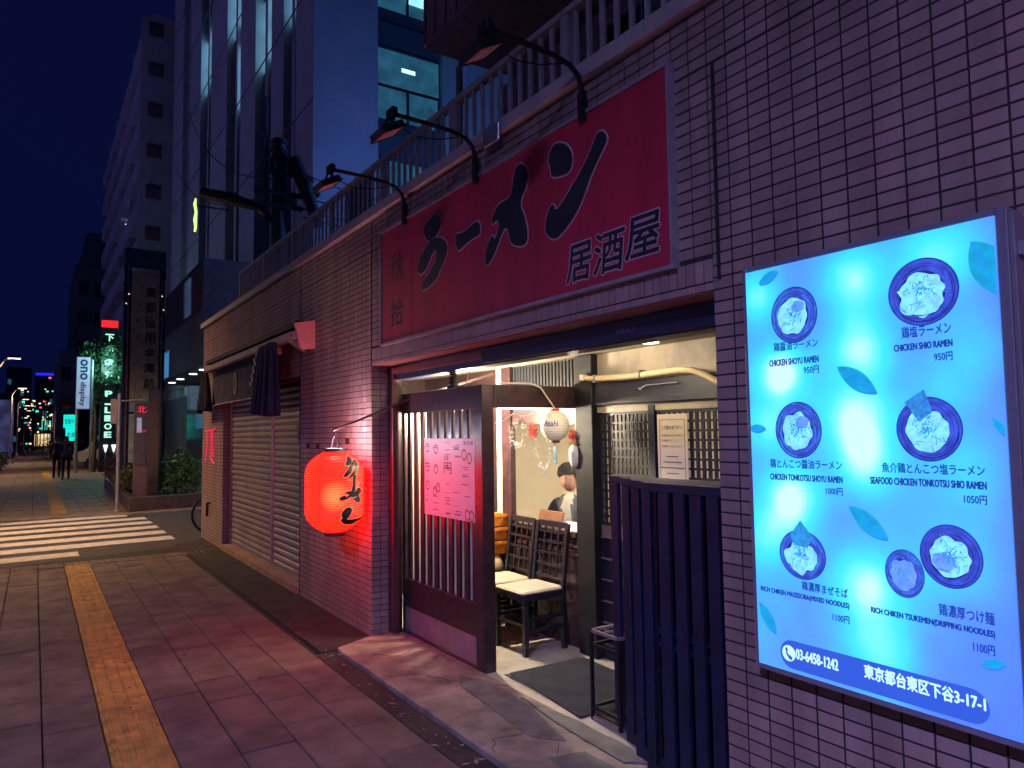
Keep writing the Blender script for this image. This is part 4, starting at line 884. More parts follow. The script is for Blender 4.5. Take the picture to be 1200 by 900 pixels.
# round white paper lantern, tinsel and ornament
pl3 = thing('paper_lantern', 'round white paper lantern with red rim and a blue tag hanging in the entrance', 'lantern', (3.13, 4.2, 1.68)); q = MB(); pr = []
for k in range(33):
    t = -math.pi/2*.86+math.pi*.86*k/32; pr.append((.108*math.cos(t)-(.0022 if k % 2 else 0), .108*1.04*math.sin(t)))
q.lathe(pr, (3.13, 4.2, 1.675), 28, cap=False).build('shade', mat('white_lantern_paper', (.80, .70, .52), .75, var=.04, emit=(1, .80, .50), es=.18), pl3)
MB().lathe([(.03, .104), (.034, .104), (.034, .122), (.03, .122)], (3.13, 4.2, 1.675), 18).build('top_rim', mat('red_plastic', (.65, .03, .03), .4), pl3); MB().lathe([(.030, -.124), (.034, -.122), (.034, -.104), (.03, -.104)], (3.13, 4.2, 1.675), 18).build('bottom_rim', mat('maroon_plastic', (.20, .02, .02), .4), pl3)
me = fit(text_mesh('Asahi', .01, 3), .105, .042, .1)
bm = bmesh.new(); bm.from_mesh(me); bmesh.ops.subdivide_edges(bm, edges=bm.edges, cuts=1)
for v in bm.verts:
    a = math.radians(-143)+v.co.x/.108-.5; z = v.co.y-.005; r = math.sqrt(max(0, .108**2-z*z))+.002; v.co = (r*math.cos(a), r*math.sin(a), z-.005)
bm.to_mesh(me); bm.free(); me.materials.clear(); me.materials.append(mat('navy_ink', (.02, .04, .16), .5)); place('lettering', me, pl3, (3.13, 4.2, 1.68))
tg = MB(); tg.box(3.124, 3.128, 4.18, 4.215, 1.40, 1.53); tg.build('tag', mat('blue_tag', (.12, .36, .46), .5), pl3); MB().tube([(3.13, 4.2, 1.56), (3.126, 4.2, 1.53)], .003, 5).build('string', BLACKM, pl3)
letter('大入', INK, pl3, 3.1235, 4.213, 4.183, 1.43, .07, off=.02, keep=False)
cbm = MB(); cbm.tube([(2.68, 4.24, 1.972), (2.78, 4.24, 1.976), (2.95, 4.235, 1.977), (3.02, 4.22, 1.95), (3.08, 4.21, 1.87), (3.13, 4.2, 1.80)], .006, 6)
props(cbm.build('cable', mat('white_cable', (.7, .62, .52), .5)), 'white cable lying on the cross beam and dropping to the round lantern', 'cable')
cbm = MB(); cbm.tube([(2.72, 4.36, 1.70), (2.80, 4.36, 1.715), (2.88, 4.36, 1.77), (2.96, 4.36, 1.745), (3.04, 4.36, 1.765), (3.15, 4.36, 1.765), (3.3, 4.36, 1.79)], .0035, 5)
props(cbm.build('wire', mat('white_wire', (.7, .62, .52), .5)), 'thin white wire sagging under the cross beam', 'wire')
TI = mat('silver_tinsel', (.34, .34, .34), .35, metal=.5, island=.5); TR_ = mat('red_glitter', (.70, .03, .04), .4, island=.5)
def fluff(c, rx, ry, rz, n_, s, name, m, par, shell=False):
    b = MB(); r_ = random.Random(int(c[1]*100))
    for i in range(n_):
        d = Vector((r_.gauss(0, 1), r_.gauss(0, 1), r_.gauss(0, 1))).normalized()*(1 if shell else r_.random()**.4); p = Vector(c)+Vector((d.x*rx, d.y*ry, d.z*rz)); u_ = Vector((r_.gauss(0, 1), r_.gauss(0, 1), r_.gauss(0, 1))).normalized(); w_ = u_.orthogonal().normalized()
        b.add([p-u_*s, p+w_*s*.25, p+u_*s, p-w_*s*.25], [(0, 1, 2, 3)])
    return b.build(name, m, par)
for (cy, cz, ry, rz, lab, red) in ((5.06, 1.62, .10, .10, 'silver tinsel wreath at the left of the dining room window', False), (4.70, 1.50, .09, .16, 'silver tinsel garland with a red flower behind the round lantern', True)):
    t = thing('tinsel_garland', lab, 'garland', (3.38, cy, cz), 'tinsel decorations in the window'); b = MB(); r_ = random.Random(int(cy*10))
    for i in range(900):
        a = r_.uniform(0, 6.283); p = Vector((3.385+r_.gauss(0, .012), cy+ry*math.cos(a)+r_.gauss(0, .018), cz+rz*math.sin(a)+r_.gauss(0, .018))); u_ = Vector((r_.gauss(0, 1), r_.gauss(0, 1), r_.gauss(0, 1))).normalized()*.009; w_ = u_.orthogonal().normalized()*.0022
        b.add([p-u_, p+w_, p+u_, p-w_], [(0, 1, 2, 3)])
    b.build('tinsel', TI, t)
    if red: fluff((3.36, 4.80, 1.64), .03, .055, .07, 500, .010, 'flower', TR_, t)
t = thing('hanging_ornament', 'white oval ornament with a red glitter cap beside the inner post', 'ornament', (3.34, 4.33, 1.45)); b = MB(); b.smooth = True
b.lathe([(.001, -.10), (.025, -.09), (.040, -.05), (.044, 0), (.038, .05), (.02, .07), (.001, .075)], (3.36, 4.27, 1.46), 16, cap=False).build('oval', mat('white_felt', (.75, .70, .62), .8), t)
fluff((3.36, 4.28, 1.60), .03, .05, .05, 500, .010, 'cap', TR_, t); fluff((3.36, 4.275, 1.545), .035, .055, .014, 240, .009, 'cap_band', mat('gold_glitter', (.55, .38, .12), .4, metal=.5, island=.5), t)
for s_, z in ((.012, 1.47), (-.012, 1.47), (0, 1.445)): MB().lathe([(.001, -.005), (.005, 0), (.001, .005)], (3.318, 4.262+s_, z), 8).build('bead', TR_ if z < 1.46 else BLACKM, t)
# camera dome, antenna on the head beam
cm_ = thing('security_camera', 'small dark camera with a thin white aerial on top of the slatted screen', 'camera', (2.62, 4.86, 1.966)); MB().lathe([(.05, 0), (.05, .02), (.035, .03), (.03, .06), (.032, .10), (.02, .12), (.001, .125)], (2.62, 4.78, 1.966), 16).build('camera_body', BLACKM, cm_); MB().lathe([(.001, 0), (.016, .01), (.001, .02)], (2.594, 4.77, 2.05), 10).build('eye', ALU, cm_)
MB().tube([(2.62, 4.60, 1.966), (2.60, 4.50, 2.09)], .0035, 5).build('aerial', CREAM, cm_)

# ---------------------------------------------------------------- people
SKIN = mat('skin', (.52, .30, .21), .5, var=.05); HAIR = mat('black_hair', (.012, .010, .010), .95, bump=.5, bscale=200)
def body(name, loc, rz, J, E, R, mats, label, cat='person', heads=None, face_mat=None, scale=1.0):
    """one continuous skinned body; J joints, E bones, R radii; material by height/zone function"""
    me = bpy.data.meshes.new('body'); me.from_pydata([Vector(p) for p in J], [], []); me.edges.add(len(E))
    for i, e_ in enumerate(E): me.edges[i].vertices = e_
    me.update(); o = bpy.data.objects.new('tmp', me); C.collection.objects.link(o); md = o.modifiers.new('skin', 'SKIN'); md.use_smooth_shade = True
    for i, r in enumerate(R): me.skin_vertices[0].data[i].radius = r if isinstance(r, tuple) else (r, r)
    me.skin_vertices[0].data[0].use_root = True
    sb = o.modifiers.new('sub', 'SUBSURF'); sb.levels = 2; sb.render_levels = 2
    m2 = bpy.data.meshes.new_from_object(o.evaluated_get(bpy.context.evaluated_depsgraph_get())); bpy.data.objects.remove(o)
    m2.materials.clear(); [m2.materials.append(m) for m in mats[0]]
    for p in m2.polygons: p.material_index = mats[1](p.center); p.use_smooth = True
    t = thing('person', label, cat, loc); b_ = link(bpy.data.objects.new('body', m2)); b_.parent = t; BASE[b_.name] = Vector(loc)
    t.rotation_euler.z = rz; return t
def head(t, c, r=.1, hair=HAIR, tilt=0):
    b = MB(); b.smooth = True; pr = [(.001, -.125), (.045, -.118), (.066, -.085), (.076, -.04), (.080, .0), (.078, .045), (.062, .085), (.035, .108), (.001, .115)]
    b.lathe(pr, (0, 0, 0), 20, cap=False)
    R_ = Matrix.Rotation(tilt, 3, 'Y')
    def tf(v, g=1.0):
        v = Vector(v); v.x *= 1.18
        if v.x > .05 and abs(v.y) < .02 and -.035 < v.z < .012: v.x += .020
        return R_ @ v+Vector(c)
    b.v = [tuple(tf(v)) for v in b.v]
    def putm(b, nm, m, par=t):
        me = b.mesh(nm, m); o = link(bpy.data.objects.new(nm, me)); o.parent = par; o.location = (0, 0, 0); BASE[o.name] = Vector((0, 0, 0)); return o
    putm(b, 'head', SKIN)
    n_ = MB(); n_.lathe([(.001, -.028), (.014, -.02), (.006, .02), (.001, .025)], (.088, 0, -.015), 8, cap=False); n_.v = [tuple(R_ @ Vector(v)+Vector(c)) for v in n_.v]; putm(n_, 'nose', SKIN)
    for s_ in (-1, 1):
        e = MB(); e.lathe([(.001, -.028), (.012, -.01), (.014, .012), (.001, .028)], (0, 0, 0), 8, cap=False); e.v = [tuple(R_ @ (Vector((v[0]*.6-.005, v[1]*.6+s_*.082, v[2]-.005)))+Vector(c)) for v in e.v]; putm(e, 'ear', SKIN)
        e = MB(); e.lathe([(.001, -.006), (.008, 0), (.001, .006)], (.086, s_*.030, .010), 8, cap=False); e.v = [tuple(R_ @ Vector(v)+Vector(c)) for v in e.v]; putm(e, 'eye', BLACKM)
    e = MB(); e.box(.088, .092, -.046, -.014, .026, .031); e.box(.088, .092, .014, .046, .026, .031); e.v = [tuple(R_ @ Vector(v)+Vector(c)) for v in e.v]; putm(e, 'eyebrows', hair)
    e = MB(); e.box(.080, .088, -.022, .022, -.062, -.055); e.v = [tuple(R_ @ Vector(v)+Vector(c)) for v in e.v]; putm(e, 'mouth', mat('lips', (.4, .14, .12), .5))
    h = MB(); h.smooth = True; h.lathe([(.084, -.03), (.0865, .01), (.0845, .045), (.068, .090), (.037, .113), (.001, .120)], (0, 0, 0), 20, cap=False)
    q = []
    for v in h.v:
        v = Vector(v); v.x *= 1.16
        if v.x > .03 and v.z < .06: v.z = max(v.z, .040+.012*math.sin(v.y*50)); v.x *= .99
        elif v.x < .03 and v.z < .0: v.z -= .05
        q.append(tuple(R_ @ v+Vector(c)))
    h.v = q; putm(h, 'hair', hair)
def arm_hand(J, E, R, sh, el, wr, side):
    i = len(J); J += [sh, el, wr]; R += [.058, .044, .030]; E += [(i, i+1), (i+1, i+2)]; h = len(J); w_, e_ = Vector(wr), Vector(el); d = (w_-e_).normalized(); s = Vector((0, 1, 0)).cross(d).normalized() if abs(d.y) < .9 else Vector((1, 0, 0)); s2 = d.cross(s).normalized()
    J.append(tuple(w_+d*.06)); R.append((.030, .018)); E.append((i+2, h))
    for k in range(4):
        o_ = s2*(k-1.5)*.017; L = (.055, .068, .064, .050)[k]; a = len(J); J += [tuple(w_+d*.095+o_), tuple(w_+d*(.095+L*.5)+o_+s*.010), tuple(w_+d*(.095+L*.85)+o_+s*.030)]; R += [.009, .008, .007]; E += [(h, a), (a, a+1), (a+1, a+2)]
    a = len(J); J += [tuple(w_+d*.045+s2*.032), tuple(w_+d*.085+s2*.045+s*.012)]; R += [.010, .008]; E += [(h, a), (a, a+1)]
    return i
def seated():
    J = [(0, 0, .50), (0, 0, .68), (.02, 0, .88), (.04, 0, 1.02), (.07, 0, 1.10)]; R = [(.15, .12), (.13, .105), (.165, .11), (.10, .08), .052]; E = [(0, 1), (1, 2), (2, 3), (3, 4)]
    for s_ in (-1, 1):
        i = len(J); J += [(.03, s_*.10, .48), (.40, s_*.13, .48), (.42, s_*.13, .10), (.52, s_*.13, .04)]; R += [.085, .065, .045, .04]; E += [(0, i), (i, i+1), (i+1, i+2), (i+2, i+3)]
        k = arm_hand(J, E, R, (.03, s_*.19, .96), (.14, s_*.24, .74), (.36, s_*.12, .78), s_); E.append((3, k))
    return J, E, R
SUIT = mat('dark_grey_jacket', (.05, .055, .06), .8, var=.2, bump=.3, bscale=300); SHIRT = mat('pale_shirt', (.28, .26, .23), .8); DARKT = mat('black_trousers', (.02, .02, .028), .8)
J, E, R = seated()
def zone(c):
    if c.z > 1.055: return 1
    if c.x > .36 and c.z > .70: return 1
    if c.x > .10 and abs(c.y) < .05 and c.z > .80: return 2
    return 0 if c.z > .52 else 3
p1 = body('person', (4.05, 5.15, .02), math.radians(200), J, E, R, ([SUIT, SKIN, SHIRT, DARKT], zone), 'person in a dark jacket sitting at a table behind the window, head bent to read')
head(p1, (.115, 0, 1.225), tilt=math.radians(22))
tb = thing('table', 'dark dining table behind the window', 'table', (3.72, 5.0, .02)); MB().box(3.52, 3.92, 4.3, 5.7, .72, .75).build('tabletop', WOOD, tb)
for x in (3.56, 3.88):
    for y in (4.34, 5.66): MB().box(x-.02, x+.02, y-.02, y+.02, .02, .719).build('leg', WOOD, tb)
ch2 = thing('bench', 'dark bench under the reader in the dining room', 'bench', (4.15, 5.15, .02)); MB().box(3.95, 4.4, 4.5, 5.8, .36, .42).build('seat', WOOD, ch2); MB().box(4.0, 4.3, 4.6, 5.7, .02, .359).build('base', WOOD, ch2)
mb2 = MB().box(-.012, .012, -.16, .16, 0, .21); mb2.v = [(v[0]+3.63+v[2]*.25, v[1]+5.0, v[2]+.752) for v in mb2.v]
props(mb2.build('menu_folder', mat('brown_folder', (.20, .09, .05), .5)), 'brown menu folder standing on the table in front of the reader', 'folder')
mb2 = MB().box(-.004, .004, -.10, .10, 0, .16); mb2.v = [(v[0]+3.56+v[2]*.3, v[1]+4.60, v[2]+.752) for v in mb2.v]
props(mb2.build('paper_sheet', mat('white_paper', (.75, .76, .74), .6)), 'white printed sheet propped on the table by the window corner', 'paper')
def walker(loc, rz, label, top, light=False):
    J = [(0, 0, .92), (0, 0, 1.10), (.01, 0, 1.32), (.01, 0, 1.42), (.02, 0, 1.50)]; R = [(.13, .10), (.115, .09), (.15, .10), (.09, .07), .05]; E = [(0, 1), (1, 2), (2, 3), (3, 4)]
    for s_, st_ in ((-1, .20), (1, -.20)):
        i = len(J); J += [(0, s_*.09, .86), (st_*.55+.03, s_*.09, .48), (st_-.02, s_*.09, .08), (st_+.10, s_*.09, .04)]; R += [.080, .058, .042, .036]; E += [(0, i), (i, i+1), (i+1, i+2), (i+2, i+3)]
        k = arm_hand(J, E, R, (0, s_*.19, 1.37), (-st_*.35, s_*.215, 1.10), (-st_*.8+.04, s_*.20, .86), s_); E.append((3, k))
    def z2(c):
        if c.z > 1.46 or (c.z < .80 and abs(c.y) > .17): return 1
        if light and c.x > .02 and abs(c.y) < .085 and c.z > .96: return 2
        return 0 if c.z > .90 else 3
    t = body('person', loc, rz, J, E, R, ([top, SKIN, SHIRT, DARKT], z2), label); head(t, (.035, 0, 1.615)); return t
walker((1.08, 34, 0), math.radians(-95), 'person in a dark suit and pale shirt walking along the far pavement', SUIT, True)
walker((.80, 35.4, 0), math.radians(-92), 'person all in dark clothes walking just left of the suited walker', mat('navy_coat', (.025, .025, .05), .8))

# ================================================================ awning over the shuttered bay
aw = thing('awning', 'retracted awning box with a salmon end plate and pleated navy valance over the shutter', 'awning', (2.2, 9.3, 2.6))
MB().box(2.13, 2.311, 7.10, 11.60, 2.705, 2.765).build('hood', BLACKM, aw, bevel=.004)
MB().box(2.095, 2.16, 7.12, 11.60, 2.585, 2.665).build('front_bar', mat('awning_bar', (.36, .29, .28), .45, metal=.3), aw, bevel=.012)
MB().tube([(2.215, 7.12, 2.64), (2.215, 11.60, 2.64)], .040, 12).build('roller', NAVY2, aw)
ep = MB(); o = [(2.105, 2.735), (2.311, 2.775), (2.311, 2.490), (2.185, 2.475), (2.16, 2.50)]
ep.add([(x, 7.055, z) for x, z in o]+[(x, 7.095, z) for x, z in o], [tuple(range(5)), tuple(range(9, 4, -1))]+[(i, i+5, (i+1) % 5+5, (i+1) % 5) for i in range(5)]); ep.build('end_plate', PINKP, aw, bevel=.003)
for y in (7.35, 11.3): MB().bar((2.30, y, 2.50), (2.14, y, 2.60), .02, .05).build('folding_arm', ALU, aw)
MB().lathe([(.03, -.02), (.04, 0), (.03, .05), (.001, .06)], (2.14, 7.75, 2.51), 12).build('gearbox', mat('reddish_gear', (.42, .18, .15), .4), aw)
v = MB(); N = 150; q = []
for i in range(N+1):
    y = 8.05+3.5*i/N; x = 2.215+.014*math.sin(i*.9)+.008*noise.noise((i*.13, 0, 0)); q.append((x, y))
v.add([(x, y, 2.10+.02*noise.noise((y*2, 3, 0))) for x, y in q]+[(x+.01, y, 2.60) for x, y in q]+[(x+.004, y, 2.10) for x, y in q]+[(x+.014, y, 2.60) for x, y in q], [(i, i+1, i+N+2, i+N+1) for i in range(N)]+[(i+2*N+2, i+3*N+3, i+3*N+4, i+2*N+3) for i in range(N)])
v.smooth = True; v.build('valance', NAVY2, aw)
MB().tube([(2.215, 8.05, 2.095), (2.215, 11.55, 2.095)], .010, 8).build('valance_rod', mat('rod_beige', (.40, .33, .30), .4), aw)
em = MB(); k = 20; o = [(2.193, 10.0+.085*math.cos(2*math.pi*i/k), 2.33+.145*math.sin(2*math.pi*i/k)) for i in range(k)]; p_ = [(2.193, 10.0+.060*math.cos(2*math.pi*i/k), 2.33+.115*math.sin(2*math.pi*i/k)) for i in range(k)]
em.add(o+p_, [(i, (i+1) % k, (i+1) % k+k, i+k) for i in range(k)]); em.build('emblem', mat('ochre_emblem', (.32, .26, .17), .7), aw)
def drape(name, y0, y1, zt, zb, x, label, flare=.0, top_w=1.0, amp=.02, seed=0):
    """hanging cloth: a closed, folded sheet"""
    nu, nv = 34, 12; V = []
    for sgn in (0, 1):
        for j in range(nv+1):
            t = j/nv; z = zt+(zb-zt)*t; wd = top_w+(1-top_w)*min(1, t*1.15)**.7; c = (y0+y1)/2+flare*t
            for i in range(nu+1):
                s_ = i/nu-.5; V.append((x+amp*(.4+t)*math.sin(i*.95+seed)+(.022 if sgn else 0)+.03*math.cos(s_*3.14)*-1, c+s_*(y1-y0)*wd, z+(.03*math.sin(s_*5+seed) if j == nv else 0)))
    n1 = (nu+1)*(nv+1); F = []
    for j in range(nv):
        for i in range(nu):
            a = j*(nu+1)+i; F += [(a, a+1, a+nu+2, a+nu+1), (a+n1, a+n1+nu+1, a+n1+nu+2, a+n1+1)]
    for j in range(nv):
        for i in (0, nu): a = j*(nu+1)+i; F.append((a, a+nu+1, a+nu+1+n1, a+n1))
    for i in range(nu):
        for j in (0, nv): a = j*(nu+1)+i; F.append((a, a+1, a+1+n1, a+n1))
    m = MB(); m.smooth = True; m.add(V, F); t_ = thing(name, label, 'cloth', (x, (y0+y1)/2, zb)); m.build('drape', NAVY, t_); return t_
cl2 = drape('navy_coat', 7.42, 8.42, 2.60, 1.86, 2.06, 'navy cloth coat with a white check band hanging from the awning over the shutter', flare=.10, top_w=.62, amp=.028)
ck = MB()
for i in range(9):
    for j in range(2):
        if (i+j) % 2: y = 8.16+.045*i*.62+.05*j; z = 2.56-.043*i; ck.box(2.018, 2.024, y-.025, y+.022, z-.020, z+.020)
ck.build('check_band', WHITEC, cl2)
MB().tube([(2.07, 7.66, 2.60), (2.10, 7.9, 2.635), (2.07, 8.16, 2.60)], .012, 6).build('hanger', BLACKM, cl2)
drape('furled_banner', 11.30, 12.05, 2.60, 2.01, 2.13, 'black furled cloth hanging at the far end of the awning', flare=.10, top_w=.14, amp=.03, seed=2)
# glowing strokes added in place of a red reflection on the far tile pier
ne = thing('added_red_strokes', 'added glowing red strokes in place of a red reflection on the far tile pier', 'sign', (2.28, 12.0, 1.5)); NE = glow('red_stroke_glow', (.8, .03, .09), .7)
for p in ([(11.62, 1.74), (11.78, 1.735), (12.4, 1.72)], [(12.22, 1.72), (12.26, 1.5), (12.42, 1.24)], [(11.98, 1.73), (11.92, 1.5), (11.96, 1.30), (11.72, 1.22)], [(11.84, 1.73), (11.86, 1.5), (11.80, 1.33)]): MB().tube([(2.285, y, z) for y, z in p], .012, 6).build('tube', NE, ne)  # added strokes standing in for the red reflection
for y in (11.7, 12.3): MB().tube([(2.312, y, 1.72), (2.285, y, 1.72)], .008, 5).build('added_stroke_standoff', BLACKM, ne)
vc = thing('pipe_stub', 'small dark pipe stub low on the far tile pier', 'pipe', (2.3, 11.95, .55)); MB().tube([(2.311, 12.1, .60), (2.27, 12.1, .60), (2.27, 12.1, .40)], .02, 8).build('elbow', BLACKM, vc)

# bicycle leaning in the alley behind the corner
bk_ = thing('bicycle', 'dark bicycle parked in the alley, front wheel showing past the tiled corner', 'bicycle', (3.05, 13.1, 0)); by = 13.10
CH = mat('chrome', (.6, .6, .62), .2, metal=1.0); TY = mat('tyre_rubber', (.02, .02, .022), .8)
for cx in (2.545, 3.62):
    ty_ = MB(); ty_.smooth = True
    ty_.tube([(cx+.325*math.cos(2*math.pi*k/40), by, .34+.325*math.sin(2*math.pi*k/40)) for k in range(41)], .017, 8, cap=False); wh = ty_.build('tyre', TY, bk_)
    rr = MB(); rr.tube([(cx+.302*math.cos(2*math.pi*k/40), by, .34+.302*math.sin(2*math.pi*k/40)) for k in range(41)], .010, 6, cap=False); rr.build('rim', CH, bk_)
    sp = MB(); [sp.tube([(cx, by+.03*(1 if k % 2 else -1), .34), (cx+.30*math.cos(k*.349), by, .34+.30*math.sin(k*.349))], .0016, 3) for k in range(18)]; sp.build('spokes', CH, bk_, kind='stuff')
    MB().tube([(cx, by-.045, .34), (cx, by+.045, .34)], .02, 10).build('hub', CH, bk_)
BF = mat('bike_frame', (.03, .04, .08), .3, metal=.4)
for a, b2 in (((2.545, .34), (2.68, .74)), ((2.68, .74), (2.70, .92)), ((2.69, .70), (3.02, .30)), ((3.02, .30), (3.20, .78)), ((2.70, .78), (3.17, .62)), ((3.02, .30), (3.62, .34)), ((3.62, .34), (3.16, .66))): MB().tube([(a[0], by, a[1]), (b2[0], by, b2[1])], .014, 8).build('frame_tube', BF, bk_)
MB().tube([(2.70, by, .92), (2.70, by, 1.02), (2.66, by-.10, 1.05), (2.80, by-.27, 1.03)], .011, 7).build('handlebar', CH, bk_); MB().tube([(2.70, by, 1.02), (2.66, by+.10, 1.05), (2.80, by+.27, 1.03)], .011, 7).build('handlebar', CH, bk_)
sd = MB(); sd.plate([(3.10, by-.03), (3.22, by-.09), (3.34, by-.07), (3.34, by+.07), (3.22, by+.09), (3.10, by+.03)], .85, .89); sd.build('saddle', BLACKM, bk_, bevel=.01); MB().tube([(3.19, by, .76), (3.22, by, .85)], .012, 6).build('seat_post', CH, bk_)
MB().lathe([(.09, -.003), (.09, .003)], (0, 0, 0), 20).build('chainring', CH, bk_).matrix_basis = Matrix.Translation((3.02-3.05, -.04, .30)) @ Matrix.Rotation(math.pi/2, 4, 'X')
bs_ = MB(); [bs_.box(*q) for q in ((2.42, 2.43, by-.15, by+.15, .78, .98), (2.64, 2.65, by-.15, by+.15, .78, .98), (2.43, 2.64, by-.15, by-.142, .78, .98), (2.43, 2.64, by+.142, by+.15, .78, .98), (2.43, 2.64, by-.14, by+.14, .78, .788))]; bs_.build('basket', BLACKM, bk_)

# ================================================================ far side of the alley: planter, pylon signs, shrubs
def leafy(name, label, blobs, n_, s, m, par=None, cat='shrub', group=None, trunk=None, stretch=1.0, seed=1):
    t = thing(name, label, cat, (blobs[0][0], blobs[0][1], 0 if trunk is None else trunk[0]), group); b = MB(); r_ = random.Random(seed); tot = sum(q[3]*q[3] for q in blobs)
    for (x, y, z, r) in blobs:
        for i in range(int(n_*r*r/tot)):
            d = Vector((r_.gauss(0, 1), r_.gauss(0, 1), r_.gauss(0, 1))).normalized(); rad = r*(r_.random()**.33)
            if noise.noise(Vector((x, y, z))+d*2.2/max(r, .2)) < -.22: continue
            rad *= 1+.28*noise.noise(d*2.5+Vector((x, y, 0))); p = Vector((x, y, z))+Vector((d.x, d.y, d.z*stretch))*rad
            u_ = (d+Vector((r_.gauss(0, .7), r_.gauss(0, .7), r_.gauss(0, .7)))).normalized(); w_ = u_.orthogonal(); w_.rotate(Matrix.Rotation(r_.uniform(0, 6.28), 3, u_)); w_.normalize(); q = s*r_.uniform(.6, 1.35)
            b.add([p-u_*q, p+w_*q*.42, p+u_*q, p-w_*q*.42], [(0, 1, 2, 3)])
    b.build('crown' if trunk else 'foliage', m, t, kind=None)
    st_ = MB()
    if trunk:
        z0, x, y, zt, rr_ = trunk; st_.tube([(x, y, z0), (x+.05, y, (z0+zt)*.5), (x, y, zt)], [rr_, rr_*.8, rr_*.55], 8); st_.build('trunk', BARK, t)
        lm = MB()
        for (bx, byy, bz, r) in blobs[:6]: lm.tube([(x, y, zt*.85), ((x+bx)/2, (y+byy)/2, zt+.3*(bz-zt)), (bx, byy, bz)], [rr_*.5, rr_*.3, rr_*.12], 6)
        lm.build('limb', BARK, t)
    else:
        for (bx, byy, bz, r) in blobs: 
            for k in range(3): st_.tube([(bx+r_.uniform(-.1, .1), byy, .25), (bx+r_.uniform(-.3, .3)*r, byy+r_.uniform(-.2, .2), bz+.2*r)], [.012, .006], 5)
        st_.build('stem', BARK, t)
    return t
BARK = mat('bark', (.07, .05, .04), .9, bump=.6, bscale=40)
LF = mat('shrub_leaf', (.08, .19, .06), .45, var=.2, island=.55); LF2 = mat('tree_leaf', (.035, .11, .06), .45, var=.2, island=.6); LFD = mat('dark_leaf', (.03, .05, .03), .6, island=.5)
pn_ = thing('planter', 'low dark stone planter bed beside the crosswalk', 'planter', (2.6, 19, 0))
STN = mat('planter_stone', (.09, .065, .06), .5, var=.3, bump=.2, bscale=60)
for q in (((1.78, 1.93), (18.25, 28.0)), ((3.30, 3.45), (18.6, 28.0))):
    b = MB(); b.plate([(q[0][0], q[1][0]), (q[0][1], q[1][0]+.03), (q[0][1]+.22, q[1][1]), (q[0][0]+.22, q[1][1])], .0, .30); b.build('side_wall', STN, pn_, bevel=.01)
b = MB(); b.plate([(1.78, 18.10), (3.48, 18.50), (3.48, 18.66), (1.78, 18.26)], .001, .305); b.build('front_wall', STN, pn_, bevel=.01)
b = MB(); b.plate([(1.94, 18.3), (3.30, 18.65), (3.5, 28), (2.1, 28)], .001, .24); b.build('soil', ASPHD, pn_)
leafy('shrub', 'round leafy green shrub in the planter right of the black pylon', [(2.95, 19.6, .85, .42), (3.25, 19.4, .65, .35), (2.70, 19.5, .60, .33), (3.1, 19.9, 1.05, .32), (3.42, 19.7, .85, .28)], 5200, .040, LF, seed=3, group='shrubs in the planter')
leafy('shrub', 'small yellow green shrub left of the black pylon', [(2.02, 20.1, .62, .30), (2.25, 20.0, .50, .25), (1.98, 21.0, .68, .32)], 2600, .038, mat('olive_leaf', (.09, .10, .03), .5, island=.5), seed=4, group='shrubs in the planter')
leafy('shrub', 'reddish low shrub at the far end of the planter', [(2.1, 24, .7, .4), (2.2, 26, .7, .45)], 1600, .05, mat('russet_leaf', (.11, .05, .045), .5, island=.5), seed=5, group='shrubs in the planter')
py = thing('pylon_sign', 'tall black pylon sign board with dark vertical lettering and thin lit edges', 'sign', (2.35, 21, .2)); PB = mat('pylon_black', (.018, .018, .026), .28, var=.2); PG = mat('pylon_dark_green', (.34, .40, .36), .35, var=.25)
MB().box(1.86, 2.83, 21.0, 21.30, .24, 6.58).build('frame', PB, py, bevel=.02)
MB().box(2.02, 2.68, 20.985, 20.999, 2.3, 6.05).build('face_panel', PG, py); MB().box(2.02, 2.68, 20.985, 20.999, 1.0, 2.24).build('lower_panel', PG, py)
for x in (1.945, 2.745): MB().box(x-.018, x+.018, 20.975, 20.999, .5, 6.15).build('edge_strip', mat('brushed_edge', (.35, .33, .38), .25, metal=.9), py)
for ch, i in zip('東都信用金庫前', range(7)): letter(ch, mat('bronze_letter', (.008, .008, .012), .3), py, 20.980, 2.34, 2.60, 5.30-.40*i, .28, off=.02, ori='S')
for i, z in enumerate((5.0, 4.6, 4.2)): letter('下谷支店'[i], mat('bronze_letter', (.008, .008, .012), .3), py, 20.980, 2.14, 2.26, z, .14, ori='S')
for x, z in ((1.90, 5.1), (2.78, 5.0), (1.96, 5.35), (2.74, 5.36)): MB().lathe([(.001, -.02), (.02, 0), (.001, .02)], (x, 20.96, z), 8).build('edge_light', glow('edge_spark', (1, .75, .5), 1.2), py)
sv = thing('steel_panel_sign', 'mirror steel and glass panel stand in front of the black pylon', 'sign', (2.25, 19.2, .2)); ST = mat('mirror_steel', (.55, .50, .52), .12, metal=1.0, var=.1)
MB().box(2.27, 2.50, 19.2, 19.32, .2, 2.80).build('steel_post', ST, sv, bevel=.01); MB().box(1.98, 2.25, 19.22, 19.26, 1.0, 2.45).build('glass_panel', mat('grey_glass', (.22, .22, .32), .08, metal=.7), sv); MB().box(1.96, 2.262, 19.265, 19.29, .2, 2.5).build('back_panel', mat('steel_back', (.28, .26, .30), .3, metal=.8), sv)
MB().box(2.02, 2.12, 19.205, 19.218, 1.75, 2.10).build('poster', mat('pale_blue_poster', (.45, .52, .70), .5, emit=(.4, .5, .8), es=.25), sv)
letter('北', glow('red_mark', (1, .04, .08), .8), sv, 19.20, 2.02, 2.22, 2.22, .16, ori='S'); letter('東京', glow('red_mark', (1, .04, .08), .5), sv, 19.20, 2.10, 2.23, 1.75, .07, ori='S')
